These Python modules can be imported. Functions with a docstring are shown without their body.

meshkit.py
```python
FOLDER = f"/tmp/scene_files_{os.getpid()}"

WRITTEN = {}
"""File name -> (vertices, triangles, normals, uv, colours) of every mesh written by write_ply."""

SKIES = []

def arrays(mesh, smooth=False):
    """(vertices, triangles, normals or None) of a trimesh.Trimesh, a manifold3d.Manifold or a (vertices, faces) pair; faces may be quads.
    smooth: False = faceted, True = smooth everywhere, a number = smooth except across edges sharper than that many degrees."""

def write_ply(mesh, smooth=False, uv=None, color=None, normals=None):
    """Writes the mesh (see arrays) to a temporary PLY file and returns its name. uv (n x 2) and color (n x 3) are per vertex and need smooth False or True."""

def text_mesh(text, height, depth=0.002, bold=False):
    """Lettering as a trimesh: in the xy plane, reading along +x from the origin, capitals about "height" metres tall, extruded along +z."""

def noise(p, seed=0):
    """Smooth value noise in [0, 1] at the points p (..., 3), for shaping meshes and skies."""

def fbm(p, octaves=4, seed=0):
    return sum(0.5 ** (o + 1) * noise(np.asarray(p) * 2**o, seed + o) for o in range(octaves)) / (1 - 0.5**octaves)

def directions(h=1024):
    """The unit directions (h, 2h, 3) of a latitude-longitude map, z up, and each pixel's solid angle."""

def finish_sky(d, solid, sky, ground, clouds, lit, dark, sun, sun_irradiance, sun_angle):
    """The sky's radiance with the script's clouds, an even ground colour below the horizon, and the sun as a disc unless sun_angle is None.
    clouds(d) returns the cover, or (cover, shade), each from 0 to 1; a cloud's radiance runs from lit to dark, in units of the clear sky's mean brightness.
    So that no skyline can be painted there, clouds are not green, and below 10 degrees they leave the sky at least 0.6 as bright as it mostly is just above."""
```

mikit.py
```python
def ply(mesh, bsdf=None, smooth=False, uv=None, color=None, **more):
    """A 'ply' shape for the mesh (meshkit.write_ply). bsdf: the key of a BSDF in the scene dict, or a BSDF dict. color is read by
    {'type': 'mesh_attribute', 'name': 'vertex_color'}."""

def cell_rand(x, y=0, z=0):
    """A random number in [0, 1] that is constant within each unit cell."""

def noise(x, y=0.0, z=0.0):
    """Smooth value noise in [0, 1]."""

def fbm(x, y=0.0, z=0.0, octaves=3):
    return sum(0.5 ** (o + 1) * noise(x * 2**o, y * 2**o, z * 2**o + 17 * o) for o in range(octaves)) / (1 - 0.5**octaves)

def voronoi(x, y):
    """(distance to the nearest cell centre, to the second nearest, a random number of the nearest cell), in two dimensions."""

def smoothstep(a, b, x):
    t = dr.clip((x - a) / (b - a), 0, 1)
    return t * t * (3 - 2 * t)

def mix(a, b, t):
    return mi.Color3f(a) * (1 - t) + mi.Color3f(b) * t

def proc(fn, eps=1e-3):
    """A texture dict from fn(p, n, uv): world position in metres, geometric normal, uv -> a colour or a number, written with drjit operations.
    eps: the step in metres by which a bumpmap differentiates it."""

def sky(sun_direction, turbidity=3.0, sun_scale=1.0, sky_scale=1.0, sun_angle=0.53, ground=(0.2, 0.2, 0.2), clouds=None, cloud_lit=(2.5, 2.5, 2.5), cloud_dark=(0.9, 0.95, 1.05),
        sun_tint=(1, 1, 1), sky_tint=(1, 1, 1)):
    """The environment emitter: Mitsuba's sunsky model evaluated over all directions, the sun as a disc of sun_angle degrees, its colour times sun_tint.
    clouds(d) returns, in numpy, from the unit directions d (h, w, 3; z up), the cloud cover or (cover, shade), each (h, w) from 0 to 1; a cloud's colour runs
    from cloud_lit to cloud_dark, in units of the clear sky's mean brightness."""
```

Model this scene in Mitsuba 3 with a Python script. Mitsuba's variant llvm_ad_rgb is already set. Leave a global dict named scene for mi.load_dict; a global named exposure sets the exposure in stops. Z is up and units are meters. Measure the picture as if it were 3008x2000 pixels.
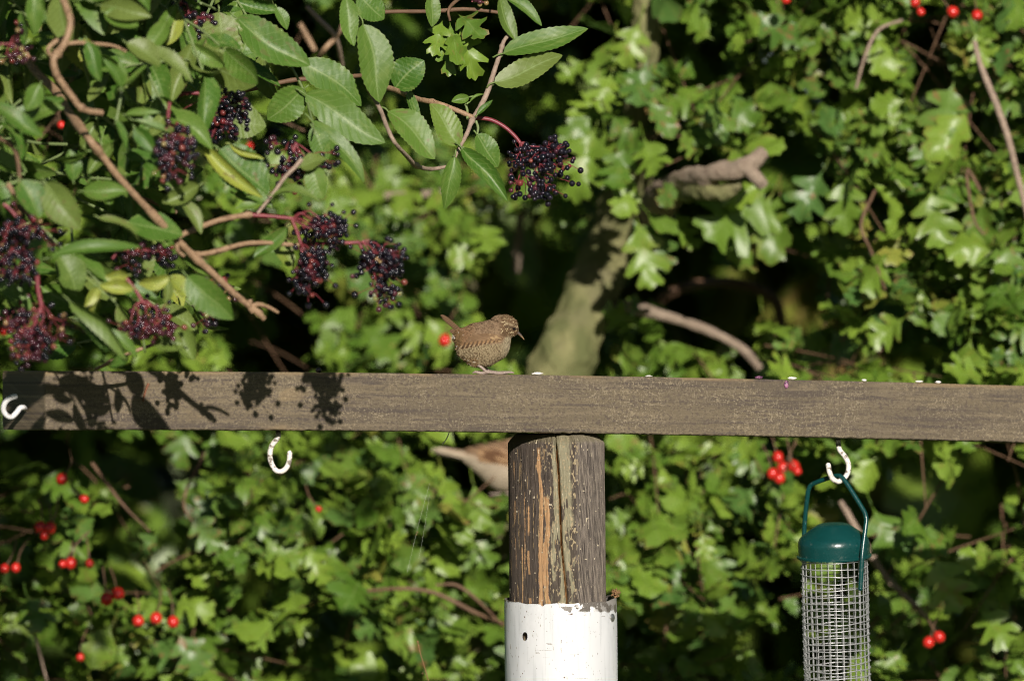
import math, random
import numpy as np, trimesh, manifold3d as m3, mitsuba as mi, drjit as dr
import mikit, meshkit
from mikit import proc, noise, fbm, voronoi, cell_rand, smoothstep, mix
from scipy.spatial import cKDTree

T = mi.ScalarTransform4f
scene, labels = {}, {}
rng = np.random.default_rng(7)
random.seed(7)

# ------------------------------------------------------------------ camera, sky, exposure
DIST, EYE, K = 12.0, 1.80, 0.0003          # metres to the perch, eye height, metres per photo pixel at the perch
SUN = (0.19, -1.0, 0.36)
scene['camera'] = {'type': 'thinlens', 'fov': math.degrees(2 * math.atan(1504 * K / DIST)), 'fov_axis': 'x',
                   'to_world': T().look_at(origin=[0, -DIST, EYE], target=[0, 0, EYE], up=[0, 0, 1]),
                   'aperture_radius': 0.037, 'focus_distance': DIST - 0.03, 'near_clip': 0.5, 'far_clip': 400.0}
scene['sky'] = mikit.sky(SUN, turbidity=3, sky_scale=0.30, ground=(0.06, 0.07, 0.035), sun_tint=(0.80, 1.0, 1.62))
exposure = 2.6


def P(px, py, y=0.0):
    """The place at depth y (metres beyond the perch) that was measured at photo pixel px, py."""
    s = K * (DIST + y) / DIST
    return np.array([(px - 1504) * s, y, EYE - (py - 1000) * s])


def unit(v):
    v = np.asarray(v, float)
    return v / np.linalg.norm(v, axis=-1, keepdims=True)


used = {}


def key_for(name):
    n = used.get(name, -1) + 1
    used[name] = n
    return name if n == 0 else f'{name}_{n:03d}'


def add(name, mesh, mat, smooth=35, label=None, category=None, group=None, kind=None, **kw):
    k = key_for(name)
    scene[k] = mikit.ply(mesh, mat, smooth=smooth, **kw)
    tag(k, label, category, group, kind)
    return k


def tag(k, label=None, category=None, group=None, kind=None):
    d = {a: b for a, b in (('label', label), ('category', category), ('group', group), ('kind', kind)) if b}
    if d:
        labels[k] = d


# ------------------------------------------------------------------ mesh helpers
def spline(pts, n=8):
    p = np.asarray(pts, float)
    if len(p) < 3:
        t = np.linspace(0, 1, n + 1)[:, None]
        return p[0] * (1 - t) + p[-1] * t
    q = np.vstack([2 * p[0] - p[1], p, 2 * p[-1] - p[-2]])
    out = []
    for i in range(len(p) - 1):
        a, b, c, d = q[i:i + 4]
        for t in np.arange(n) / n:
            out.append(0.5 * (2 * b + (c - a) * t + (2 * a - 5 * b + 4 * c - d) * t * t + (3 * b - a - 3 * c + d) * t ** 3))
    return np.array(out + [p[-1]])


def tube(points, radii, sides=8, caps=True):
    p = np.asarray(points, float)
    r = np.broadcast_to(np.asarray(radii, float), (len(p),)) if np.ndim(radii) == 0 or len(radii) == len(p) else np.interp(np.linspace(0, 1, len(p)), np.linspace(0, 1, len(radii)), radii)
    t = unit(np.gradient(p, axis=0) + 1e-12)
    a = np.cross(t[0], [0, 0, 1.0] if abs(t[0][2]) < 0.9 else [1.0, 0, 0])
    A = []
    for i in range(len(p)):
        a = a - t[i] * (a @ t[i])
        a /= np.linalg.norm(a)
        A.append(a)
    A = np.array(A)
    B = np.cross(t, A)
    ang = np.arange(sides) * 2 * np.pi / sides
    v = (p[:, None] + r[:, None, None] * (np.cos(ang)[None, :, None] * A[:, None] + np.sin(ang)[None, :, None] * B[:, None])).reshape(-1, 3)
    i, j = np.meshgrid(np.arange(len(p) - 1), np.arange(sides), indexing='ij')
    q = np.stack([i * sides + j, i * sides + (j + 1) % sides, (i + 1) * sides + (j + 1) % sides, (i + 1) * sides + j], -1).reshape(-1, 4)
    f = np.vstack([q[:, [0, 1, 2]], q[:, [0, 2, 3]]])
    if caps:
        n = len(v)
        v = np.vstack([v, p[0], p[-1]])
        k = np.arange(sides)
        f = np.vstack([f, np.stack([np.full(sides, n), (k + 1) % sides, k], 1),
                       np.stack([np.full(sides, n + 1), n - sides + k, n - sides + (k + 1) % sides], 1)])
    return v, f


def join(parts):
    vs, fs, o = [], [], 0
    for v, f in parts:
        vs.append(v)
        fs.append(f + o)
        o += len(v)
    return np.vstack(vs), np.vstack(fs)


def vf(m):
    return np.array(m.vertices), np.array(m.faces)


def revolve(profile, sides=48):
    """profile: (r, z) pairs from bottom to top, closed at the axis by the caller."""
    pr = np.asarray(profile, float)
    ang = np.arange(sides) * 2 * np.pi / sides
    v = np.stack([pr[:, None, 0] * np.cos(ang), pr[:, None, 0] * np.sin(ang), np.broadcast_to(pr[:, None, 1], (len(pr), sides))], -1).reshape(-1, 3)
    i, j = np.meshgrid(np.arange(len(pr) - 1), np.arange(sides), indexing='ij')
    q = np.stack([i * sides + j, i * sides + (j + 1) % sides, (i + 1) * sides + (j + 1) % sides, (i + 1) * sides + j], -1).reshape(-1, 4)
    return v, np.vstack([q[:, [0, 1, 2]], q[:, [0, 2, 3]]])


def ball(c, r, sub=2):
    m = trimesh.creation.icosphere(subdivisions=sub, radius=1.0)
    return np.array(m.vertices) * r + np.asarray(c), np.array(m.faces)


def sdf_mesh(f, lo, hi, edge):
    m = m3.Manifold.level_set(f, [*lo, *hi], edge, 0.0)
    mm = m.to_mesh()
    v, fc = np.array(mm.vert_properties[:, :3], float), np.array(mm.tri_verts)
    t = trimesh.Trimesh(v, fc, process=False)
    if t.volume < 0:
        t.invert()
    trimesh.smoothing.filter_taubin(t, iterations=8)
    return t


# ------------------------------------------------------------------ materials
def mat(name, base, rough=0.6, spec=0.5, bump=None, bump_scale=1.0, metal=0.0, eps=5e-4, **more):
    b = {'type': 'principled', 'base_color': base if isinstance(base, dict) else {'type': 'rgb', 'value': base},
         'roughness': rough, 'specular': spec, 'metallic': metal, **more}
    if bump is not None:
        b = {'type': 'bumpmap', 'arbitrary': proc(bump, eps=eps), 'scale': bump_scale, 'bsdf': b}
    scene[name] = {'type': 'twosided', 'bsdf': b}


def leaf_mat(name, colour, rough, spec, trans):
    tex = proc(colour)
    scene[name] = {'type': 'blendbsdf', 'weight': trans,
                   'a': {'type': 'twosided', 'bsdf': {'type': 'principled', 'base_color': tex, 'roughness': rough, 'specular': spec}},
                   'b': {'type': 'principledthin', 'base_color': tex, 'roughness': 0.6, 'diff_trans': 1.7, 'spec_trans': 0.0}}


def c3(r, g, b):
    return mi.Color3f(r, g, b)


def haw_colour(p, n, uv):
    i = dr.floor(uv.x)
    u, v = (uv.x - i) * 2 - 1, uv.y
    r1, r2, r3 = cell_rand(i, 1, 5), cell_rand(i, 2, 5), cell_rand(i, 3, 5)
    c = mix(c3(0.062, 0.130, 0.014), c3(0.158, 0.245, 0.028), r1)
    c = mix(c, c3(0.040, 0.105, 0.032), 0.6 * smoothstep(0.62, 0.98, r2))
    yel = smoothstep(0.94, 1.0, r3)
    g = fbm(u * 5 + i * 3.7, v * 5, r1 * 9)
    c = mix(c, c3(0.22, 0.22, 0.04), dr.clip(yel * (0.35 + g) + 0.30 * smoothstep(0.58, 0.8, g), 0, 1))
    au = dr.abs(u)
    vein = dr.maximum(1 - smoothstep(0.0, 0.07, au), 0.6 * (1 - smoothstep(0.0, 0.1, dr.abs(dr.abs((v - 0.35 * au) * 4.2 - dr.floor((v - 0.35 * au) * 4.2) - 0.5) - 0.0))))
    c = mix(c, c3(0.20, 0.27, 0.09), 0.30 * vein)
    spots = smoothstep(0.72, 0.80, noise(u * 4 + i * 1.3, v * 6 + 11, r2 * 50)) * smoothstep(0.45, 0.9, r2)
    edge = smoothstep(0.86, 1.0, au + 0.22 * (noise(v * 9, i, 3.3) - 0.5)) * smoothstep(0.4, 1.0, r3)
    return mix(c, c3(0.20, 0.10, 0.045), dr.clip(0.7 * spots + 0.55 * edge, 0, 1))


def elder_colour(p, n, uv):
    i = dr.floor(uv.x)
    u, v = (uv.x - i) * 2 - 1, uv.y
    r1, r2, r3 = cell_rand(i, 1, 9), cell_rand(i, 2, 9), cell_rand(i, 3, 9)
    c = mix(c3(0.040, 0.105, 0.011), c3(0.092, 0.165, 0.024), r1)
    c = mix(c, c3(0.13, 0.165, 0.038), 0.75 * smoothstep(0.62, 0.9, r2))
    c = mix(c, c3(0.26, 0.29, 0.045), 0.9 * smoothstep(0.94, 0.97, r3))
    g = fbm(u * 4 + i * 2.1, v * 6, r1 * 7)
    c = mix(c, c3(0.14, 0.20, 0.045), 0.5 * smoothstep(0.5, 0.75, g))
    au = dr.abs(u)
    s = (v - 0.22 * au) * 8.5 + 0.25 * (noise(i, v * 4, 2) - 0.5)
    vein = 0.55 * (1 - smoothstep(0.03, 0.10, dr.abs(s - dr.floor(s) - 0.5))) * (1 - 0.6 * au)
    mid = 1 - smoothstep(0.02, 0.085, au)
    c = mix(c, c3(0.19, 0.26, 0.09), dr.clip(dr.maximum(vein, mid) * 0.55, 0, 1))
    edge = smoothstep(0.93, 0.99, au)
    c = mix(c, c3(0.24, 0.21, 0.08), 0.6 * edge)
    spot = smoothstep(0.80, 0.86, noise(u * 6 + i * 1.7, v * 11, 31.0)) * smoothstep(0.5, 0.9, r3)
    return mix(c, c3(0.13, 0.095, 0.04), 0.6 * spot)


leaf_mat('mat_haw_leaf', haw_colour, 0.41, 0.42, 0.17)
leaf_mat('mat_elder_leaf', elder_colour, 0.45, 0.32, 0.18)


def berry_colour(p, n, uv):
    i, k = dr.floor(uv.x), uv.y           # k: how far from ripe this berry is
    r = cell_rand(i, 4, 2)
    c = mix(c3(0.004, 0.005, 0.009), c3(0.013, 0.009, 0.015), r)
    c = dr.select(k > 0.5, mix(c3(0.028, 0.009, 0.016), c3(0.070, 0.020, 0.028), r), c)
    c = dr.select(k > 0.72, mix(c3(0.12, 0.014, 0.018), c3(0.16, 0.050, 0.035), r), c)
    c = dr.select(k > 0.9, mix(c3(0.25, 0.14, 0.07), c3(0.16, 0.19, 0.06), r), c)
    return c


mat('mat_elderberry', proc(berry_colour), 0.17, 0.55)
mat('mat_red_stalk', proc(lambda p, n, uv: mix(c3(0.11, 0.016, 0.026), c3(0.23, 0.045, 0.050), fbm(p.x * 300, p.y * 300, p.z * 300))), 0.45, 0.45)
mat('mat_brown_stem', proc(lambda p, n, uv: mix(mix(c3(0.185, 0.110, 0.060), c3(0.33, 0.225, 0.135), fbm(p.x * 260, p.y * 260, p.z * 260)), c3(0.085, 0.045, 0.028), 0.8 * smoothstep(0.60, 0.72, fbm(p.x * 700 + 5, p.y * 700, p.z * 200)))),
    0.6, 0.35, bump=lambda p, n, uv: fbm(p.x * 900, p.y * 900, p.z * 500), bump_scale=0.0006)
mat('mat_grey_stem', proc(lambda p, n, uv: mix(c3(0.17, 0.125, 0.095), c3(0.33, 0.25, 0.185), fbm(p.x * 220, p.y * 220, p.z * 220))), 0.65, 0.3,
    bump=lambda p, n, uv: fbm(p.x * 900, p.y * 900, p.z * 500), bump_scale=0.0006)
mat('mat_green_stem', (0.14, 0.19, 0.07), 0.5, 0.4)
mat('mat_bark', proc(lambda p, n, uv: mix(mix(c3(0.095, 0.105, 0.040), c3(0.185, 0.180, 0.080), smoothstep(0.25, 0.75, fbm(p.x * 60, p.y * 60, p.z * 34, 4))), c3(0.150, 0.140, 0.072), smoothstep(0.5, 0.7, fbm(p.x * 22 + 4, p.y * 22, p.z * 22)))),
    0.85, 0.2, bump=lambda p, n, uv: fbm(p.x * 110, p.y * 110, p.z * 60, 4), bump_scale=0.008)
mat('mat_grey_bark', proc(lambda p, n, uv: mix(c3(0.15, 0.11, 0.08), c3(0.31, 0.25, 0.19), fbm(p.x * 120, p.y * 120, p.z * 120, 4))), 0.85, 0.2,
    bump=lambda p, n, uv: fbm(p.x * 260, p.y * 260, p.z * 160, 4), bump_scale=0.002)
mat('mat_twig', proc(lambda p, n, uv: mix(c3(0.075, 0.040, 0.022), c3(0.17, 0.105, 0.062), fbm(p.x * 160, p.y * 160, p.z * 160))), 0.65, 0.3)
mat('mat_haw', proc(lambda p, n, uv: mix(c3(0.40, 0.010, 0.010), c3(0.52, 0.030, 0.018), fbm(p.x * 240, p.y * 240, p.z * 240))), 0.22, 0.5)
mat('mat_haw_end', (0.05, 0.02, 0.012), 0.8, 0.2)
mat('mat_ground', proc(lambda p, n, uv: mix(c3(0.035, 0.050, 0.018), c3(0.085, 0.105, 0.035), fbm(p.x * 9, p.y * 9, 0.0, 4))), 0.95, 0.1)

# ------------------------------------------------------------------ ground
g = 80.0
add('ground', (np.array([[-g, -g, 0], [g, -g, 0], [g, g, 0], [-g, g, 0.0]]), np.array([[0, 1, 2], [0, 2, 3]])), 'mat_ground', smooth=False,
    label='rough grassy garden soil under the hedge and the feeding post', kind='structure')

# ------------------------------------------------------------------ wooden crossbar on its post
YAW = math.radians(28)
BX, BN = np.array([math.cos(YAW), math.sin(YAW), 0.0]), np.array([math.sin(YAW), -math.cos(YAW), 0.0])   # along the bar; out of its sunlit side
POST = P(1634, 1300, 0.0)
BW, BH = 0.084, 0.0505                                   # its width and height
TOPZ = P(1634, 1103, 0)[2]
SLOPE, BOW = 0.0175, 0.0167                                              # the bar sags a little towards both ends


def bar(l, d, h):
    """Along the bar from the post's axis, out of its sunlit face from its middle, up from its top."""
    w = np.array([POST[0], POST[1], TOPZ]) + np.multiply.outer(l, BX) + np.multiply.outer(d, BN)
    x = np.asarray(l) * math.cos(YAW)
    w[..., 2] += np.asarray(h) - x * SLOPE - BOW * x * x
    return w


def bar_at(px):
    """The length along the bar at which its front top edge was seen at photo pixel px."""
    lo, hi = -0.7, 0.7
    for _ in range(40):
        m = (lo + hi) / 2
        w = bar(m, BW / 2, 0.0)
        x = 1504 + w[0] / (K * (DIST + w[1]) / DIST)
        lo, hi = (m, hi) if x < px else (lo, m)
    return lo


L0, L1 = bar_at(131), 0.60


PX, PY, PZ, TZ = float(POST[0]), float(POST[1]), float(POST[2]), float(TOPZ)
CY, SY_ = math.cos(YAW), math.sin(YAW)


def local_bar(p):
    x, y, z = p.x - PX, p.y - PY, p.z - TZ
    l = x * CY + y * SY_
    return l, x * SY_ - y * CY, z + l * (CY * SLOPE) + l * l * (CY * CY * BOW)


def bar_grain(p):
    l, d, h = local_bar(p)
    wob = 0.0022 * (fbm(l * 7, h * 12, 3.0) - 0.5) * 2
    k1 = dr.exp(-dr.square((l - 0.225) / 0.022)) * 0.004 * dr.exp(-dr.square((h + 0.052) / 0.022))
    hh = h + wob + k1 + d * 0.35
    return l, d, h, hh


def bar_colour(p, n, uv):
    l, d, h, hh = bar_grain(p)
    c = mix(c3(0.088, 0.071, 0.050), c3(0.132, 0.106, 0.066), fbm(l * 6, hh * 60, 1.0, 4))
    streak = fbm(l * 14, hh * 420, 2.0, 3)
    c = mix(c, c3(0.062, 0.050, 0.042), 0.75 * smoothstep(0.50, 0.74, streak))
    c = mix(c, c3(0.18, 0.145, 0.092), 0.45 * smoothstep(0.50, 0.74, fbm(l * 26, hh * 520, 7.0, 3)))
    q = 0.0015 * (noise(l * 240, h * 240, 44.0) - 0.5)
    fl = noise(l * 330 + h * 90, (h + q) * 1150, 5.0) * 0.5 + noise(l * 1100, (h - q) * 760 + l * 40, 9.0) * 0.5
    fl2 = noise((l + q) * 1700, h * 300 + l * 60, 15.0)
    much = 0.45 + 0.9 * smoothstep(0.35, 0.65, fbm(l * 30, h * 55, 33.0, 3))
    c = mix(c, c3(0.21, 0.175, 0.115), dr.clip(0.62 * smoothstep(0.57, 0.76, fl) * much, 0, 1))
    c = mix(c, c3(0.20, 0.165, 0.11), dr.clip(0.42 * smoothstep(0.64, 0.88, fl2) * much, 0, 1))
    c = mix(c, c3(0.060, 0.048, 0.042), 0.60 * smoothstep(0.58, 0.82, noise((l + q) * 640, h * 1000 + l * 70, 22.0)))
    bare = smoothstep(0.53, 0.60, fbm(l * 11 + 3.1, h * 26 + 8, 4.0, 4)) * smoothstep(-0.22, -0.34, l)   # stain rubbed off near the end
    c = mix(c, c3(0.235, 0.175, 0.095), 0.7 * bare)
    arris = smoothstep(-0.004, -0.0005, h + 0.002 * (fbm(l * 60, 3.0, 1.0) - 0.5))
    return mix(c, c3(0.23, 0.165, 0.085), 0.55 * arris * smoothstep(0.35, 0.6, fbm(l * 25, 9.0, 2.0)))


def bar_bump(p, n, uv):
    l, d, h, hh = bar_grain(p)
    return 0.5 * fbm(l * 14, hh * 420, 2.0, 3) + 0.35 * noise(l * 700, h * 1100, 5.0) + 0.3 * noise(l * 1300, h * 300, 15.0)


mat('mat_bar', proc(bar_colour), 0.75, 0.3, bump=bar_bump, bump_scale=0.0007, eps=2e-4)


def make_bar():
    r = 0.0016
    cross = []
    for cd, ch, a0 in ((BW / 2 - r, -r, 0), (-BW / 2 + r, -r, 90), (-BW / 2 + r, -BH + r, 180), (BW / 2 - r, -BH + r, 270)):
        for a in (0, 30, 60, 90):
            cross.append((cd + r * math.cos(math.radians(a0 + a)), ch + r * math.sin(math.radians(a0 + a))))
    cross = np.array(cross)
    dense = []
    for i in range(len(cross)):
        a, b = cross[i], cross[(i + 1) % len(cross)]
        m = 8 if np.linalg.norm(b - a) > 0.01 else 1
        dense += [a + (b - a) * k / m for k in range(m)]
    cross = np.array(dense)
    ls = np.concatenate([[L0, L0 + 0.0012], np.linspace(L0 + 0.004, L1 - 0.004, 420), [L1 - 0.001, L1]])
    nn = len(cross)
    v = []
    for i, l in enumerate(ls):
        inset = 0.0014 if i in (0, len(ls) - 1) else 0.0
        c = cross.copy()
        c -= np.sign(c - [0, -BH / 2]) * inset
        q = np.column_stack([np.full(nn, l * 30), c * 60])
        wob = (meshkit.fbm(q, 3, 4) - 0.5) * 0.0012
        rag = (meshkit.noise(np.column_stack([np.full(nn, l * 900), c[:, 0] * 30, c[:, 1] * 0]), 8) - 0.5) * 0.0010 * (c[:, 1] < -BH + r)
        w = bar(np.full(nn, l), c[:, 0] + wob * np.sign(c[:, 0]), c[:, 1] + wob * 0.5 + rag)
        v.append(w)
    v = np.array(v).reshape(-1, 3)
    i, j = np.meshgrid(np.arange(len(ls) - 1), np.arange(nn), indexing='ij')
    q = np.stack([i * nn + j, i * nn + (j + 1) % nn, (i + 1) * nn + (j + 1) % nn, (i + 1) * nn + j], -1).reshape(-1, 4)
    f = np.vstack([q[:, [0, 1, 2]], q[:, [0, 2, 3]]])
    n0 = len(v)
    v = np.vstack([v, v[:nn].mean(0), v[-nn:].mean(0) if False else v[n0 - nn:n0].mean(0)])
    k = np.arange(nn)
    f = np.vstack([f, np.stack([np.full(nn, n0), (k + 1) % nn, k], 1), np.stack([np.full(nn, n0 + 1), n0 - nn + k, n0 - nn + (k + 1) % nn], 1)])
    t = trimesh.Trimesh(v, f, process=False)
    if t.volume < 0:
        t.invert()
    return t


add('wooden_crossbar', make_bar(), 'mat_bar', smooth=40, label='weathered brown wooden crossbar lying level on top of the round post', category='wooden beam')
mat('mat_rust', proc(lambda p, n, uv: mix(c3(0.10, 0.035, 0.018), c3(0.20, 0.085, 0.04), fbm(p.x * 900, p.y * 900, p.z * 900))), 0.7, 0.4)
ln = bar_at(425)
add('wooden_crossbar__nail', tube(spline([bar(ln + 0.003, BW / 2 + 0.0015, -0.0105), bar(ln, BW / 2 + 0.0016, -0.017), bar(ln - 0.0025, BW / 2 + 0.0016, -0.026)], 5), [0.0012, 0.0009, 0.0007], 8), 'mat_rust', label='bent rusty nail')

R = 0.0425                                               # the post's radius
LEAN = -0.011


def post_axis(z):
    return POST[0] + LEAN * (z - POST[2]), POST[1]


def local_post(p):
    z = p.z - PZ
    x, y = p.x - (PX + LEAN * z), p.y - PY
    a = dr.atan2(x, -y)                                  # 0 towards the garden, growing to the right
    return a * R / K, -z / K + 1300, dr.sqrt(x * x + y * y)  # arc length and height in photo pixels


def post_colour(p, n, uv):
    a, v, r = local_post(p)
    grain = fbm(a * 0.22, v * 0.010, 3.0, 4)
    fine = fbm(a * 0.9, v * 0.03, 8.0, 3)
    dark = mix(c3(0.032, 0.025, 0.021), c3(0.082, 0.064, 0.049), fbm(a * 0.20, v * 0.02, 1.0, 4))
    lean = a - 0.12 * v + 22 * (fbm(a * 0.02, v * 0.006, 6.0) - 0.5)
    gs = fbm(lean * 0.30, v * 0.016, 13.0, 4)
    grey = mix(c3(0.048, 0.040, 0.034), c3(0.175, 0.147, 0.120), smoothstep(0.30, 0.72, 0.5 * fine + 0.5 * gs))
    grey = mix(grey, c3(0.235, 0.20, 0.155), 0.7 * smoothstep(0.60, 0.72, fbm(lean * 0.55, v * 0.03, 18.0, 3)))
    c = mix(dark, grey, smoothstep(52, 64, a + 8 * (noise(v * 0.05, 2.0) - 0.5)))
    rag = 16 * (fbm(a * 0.16, v * 0.045, 5.0, 4) - 0.5)
    # bare tan strips where the stain has split off

    def strip(c0, w, v0, v1, sway, s):
        cc = c0 + sway * (noise(v * 0.011, s) - 0.5)
        ww = w * (0.55 + 0.9 * fbm(v * 0.03, s + 4.0)) + 3.5 * (noise(v * 0.18, s + 9) - 0.5)
        ends = smoothstep(v0, v0 + 12, v) * (1 - smoothstep(v1 - 12, v1, v))
        return (1 - smoothstep(ww * 0.5 - 1.2, ww * 0.5 + 1.2, dr.abs(a - cc))) * ends

    tan = mix(c3(0.30, 0.165, 0.075), c3(0.39, 0.245, 0.125), fine)
    t1 = dr.maximum(strip(-50, 12, 1310, 1810, 10, 1.0), strip(-29, 16, 1452, 1810, 26, 2.0))
    t1 = dr.maximum(t1, dr.maximum(strip(-88, 6, 1480, 1800, 8, 3.0) * smoothstep(0.38, 0.48, noise(v * 0.03, 31.0)), strip(-118, 4, 1600, 1800, 8, 4.0)))
    t1 = dr.maximum(t1, dr.maximum(strip(-104, 3, 1440, 1700, 6, 5.0), 0.8 * strip(-150, 4, 1350, 1800, 10, 6.0) * smoothstep(0.45, 0.55, noise(v * 0.025, 37.0))))
    c = mix(c, tan, t1)
    thin = smoothstep(0.69, 0.75, fbm(a * 0.30, v * 0.012, 17.0, 3) * 0.8 + 0.2 * noise(a * 0.5, v * 0.09, 27.0)) * (1 - smoothstep(-10, 30, a))
    c = mix(c, c3(0.36, 0.25, 0.12), 0.85 * thin)
    pale = mix(c3(0.17, 0.15, 0.095), c3(0.27, 0.255, 0.165), fine)
    pz = smoothstep(-14, -6, a + rag + 0.02 * (v - 1300)) * (1 - smoothstep(34, 46, a + rag - 0.03 * (v - 1300)))
    pz = pz * (1 - 0.95 * smoothstep(0.50, 0.57, fbm(a * 0.07, v * 0.016, 12.0, 4)) * smoothstep(1380, 1480, v))
    c = mix(c, pale, pz)
    c = mix(c, c3(0.31, 0.25, 0.15), smoothstep(0.62, 0.70, fbm(a * 0.22, v * 0.10, 21.0, 4)) * smoothstep(-60, -20, a) * (1 - smoothstep(55, 75, a)))
    chips = smoothstep(0.93, 0.96, noise(a * 0.13, v * 0.10, 41.0))
    c = mix(c, c3(0.46, 0.40, 0.28), chips)
    crack = smoothstep(R - 0.0016, R - 0.0034, r) * smoothstep(1318, 1326, v)
    top = smoothstep(1306, 1288, v + 6 * (noise(a * 0.1, 3.0) - 0.5))
    c = mix(c, mix(c3(0.11, 0.105, 0.055), c3(0.19, 0.16, 0.10), fine), 0.6 * top)
    return mix(c, c3(0.24, 0.14, 0.06), crack)


def post_bump(p, n, uv):
    a, v, r = local_post(p)
    return 0.9 * fbm(a * 0.8, v * 0.03, 8.0, 3) + 0.8 * fbm(a * 0.22, v * 0.01, 3.0, 3)


mat('mat_post', proc(post_colour), 0.72, 0.3, bump=post_bump, bump_scale=0.0012, eps=2e-4)


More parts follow.
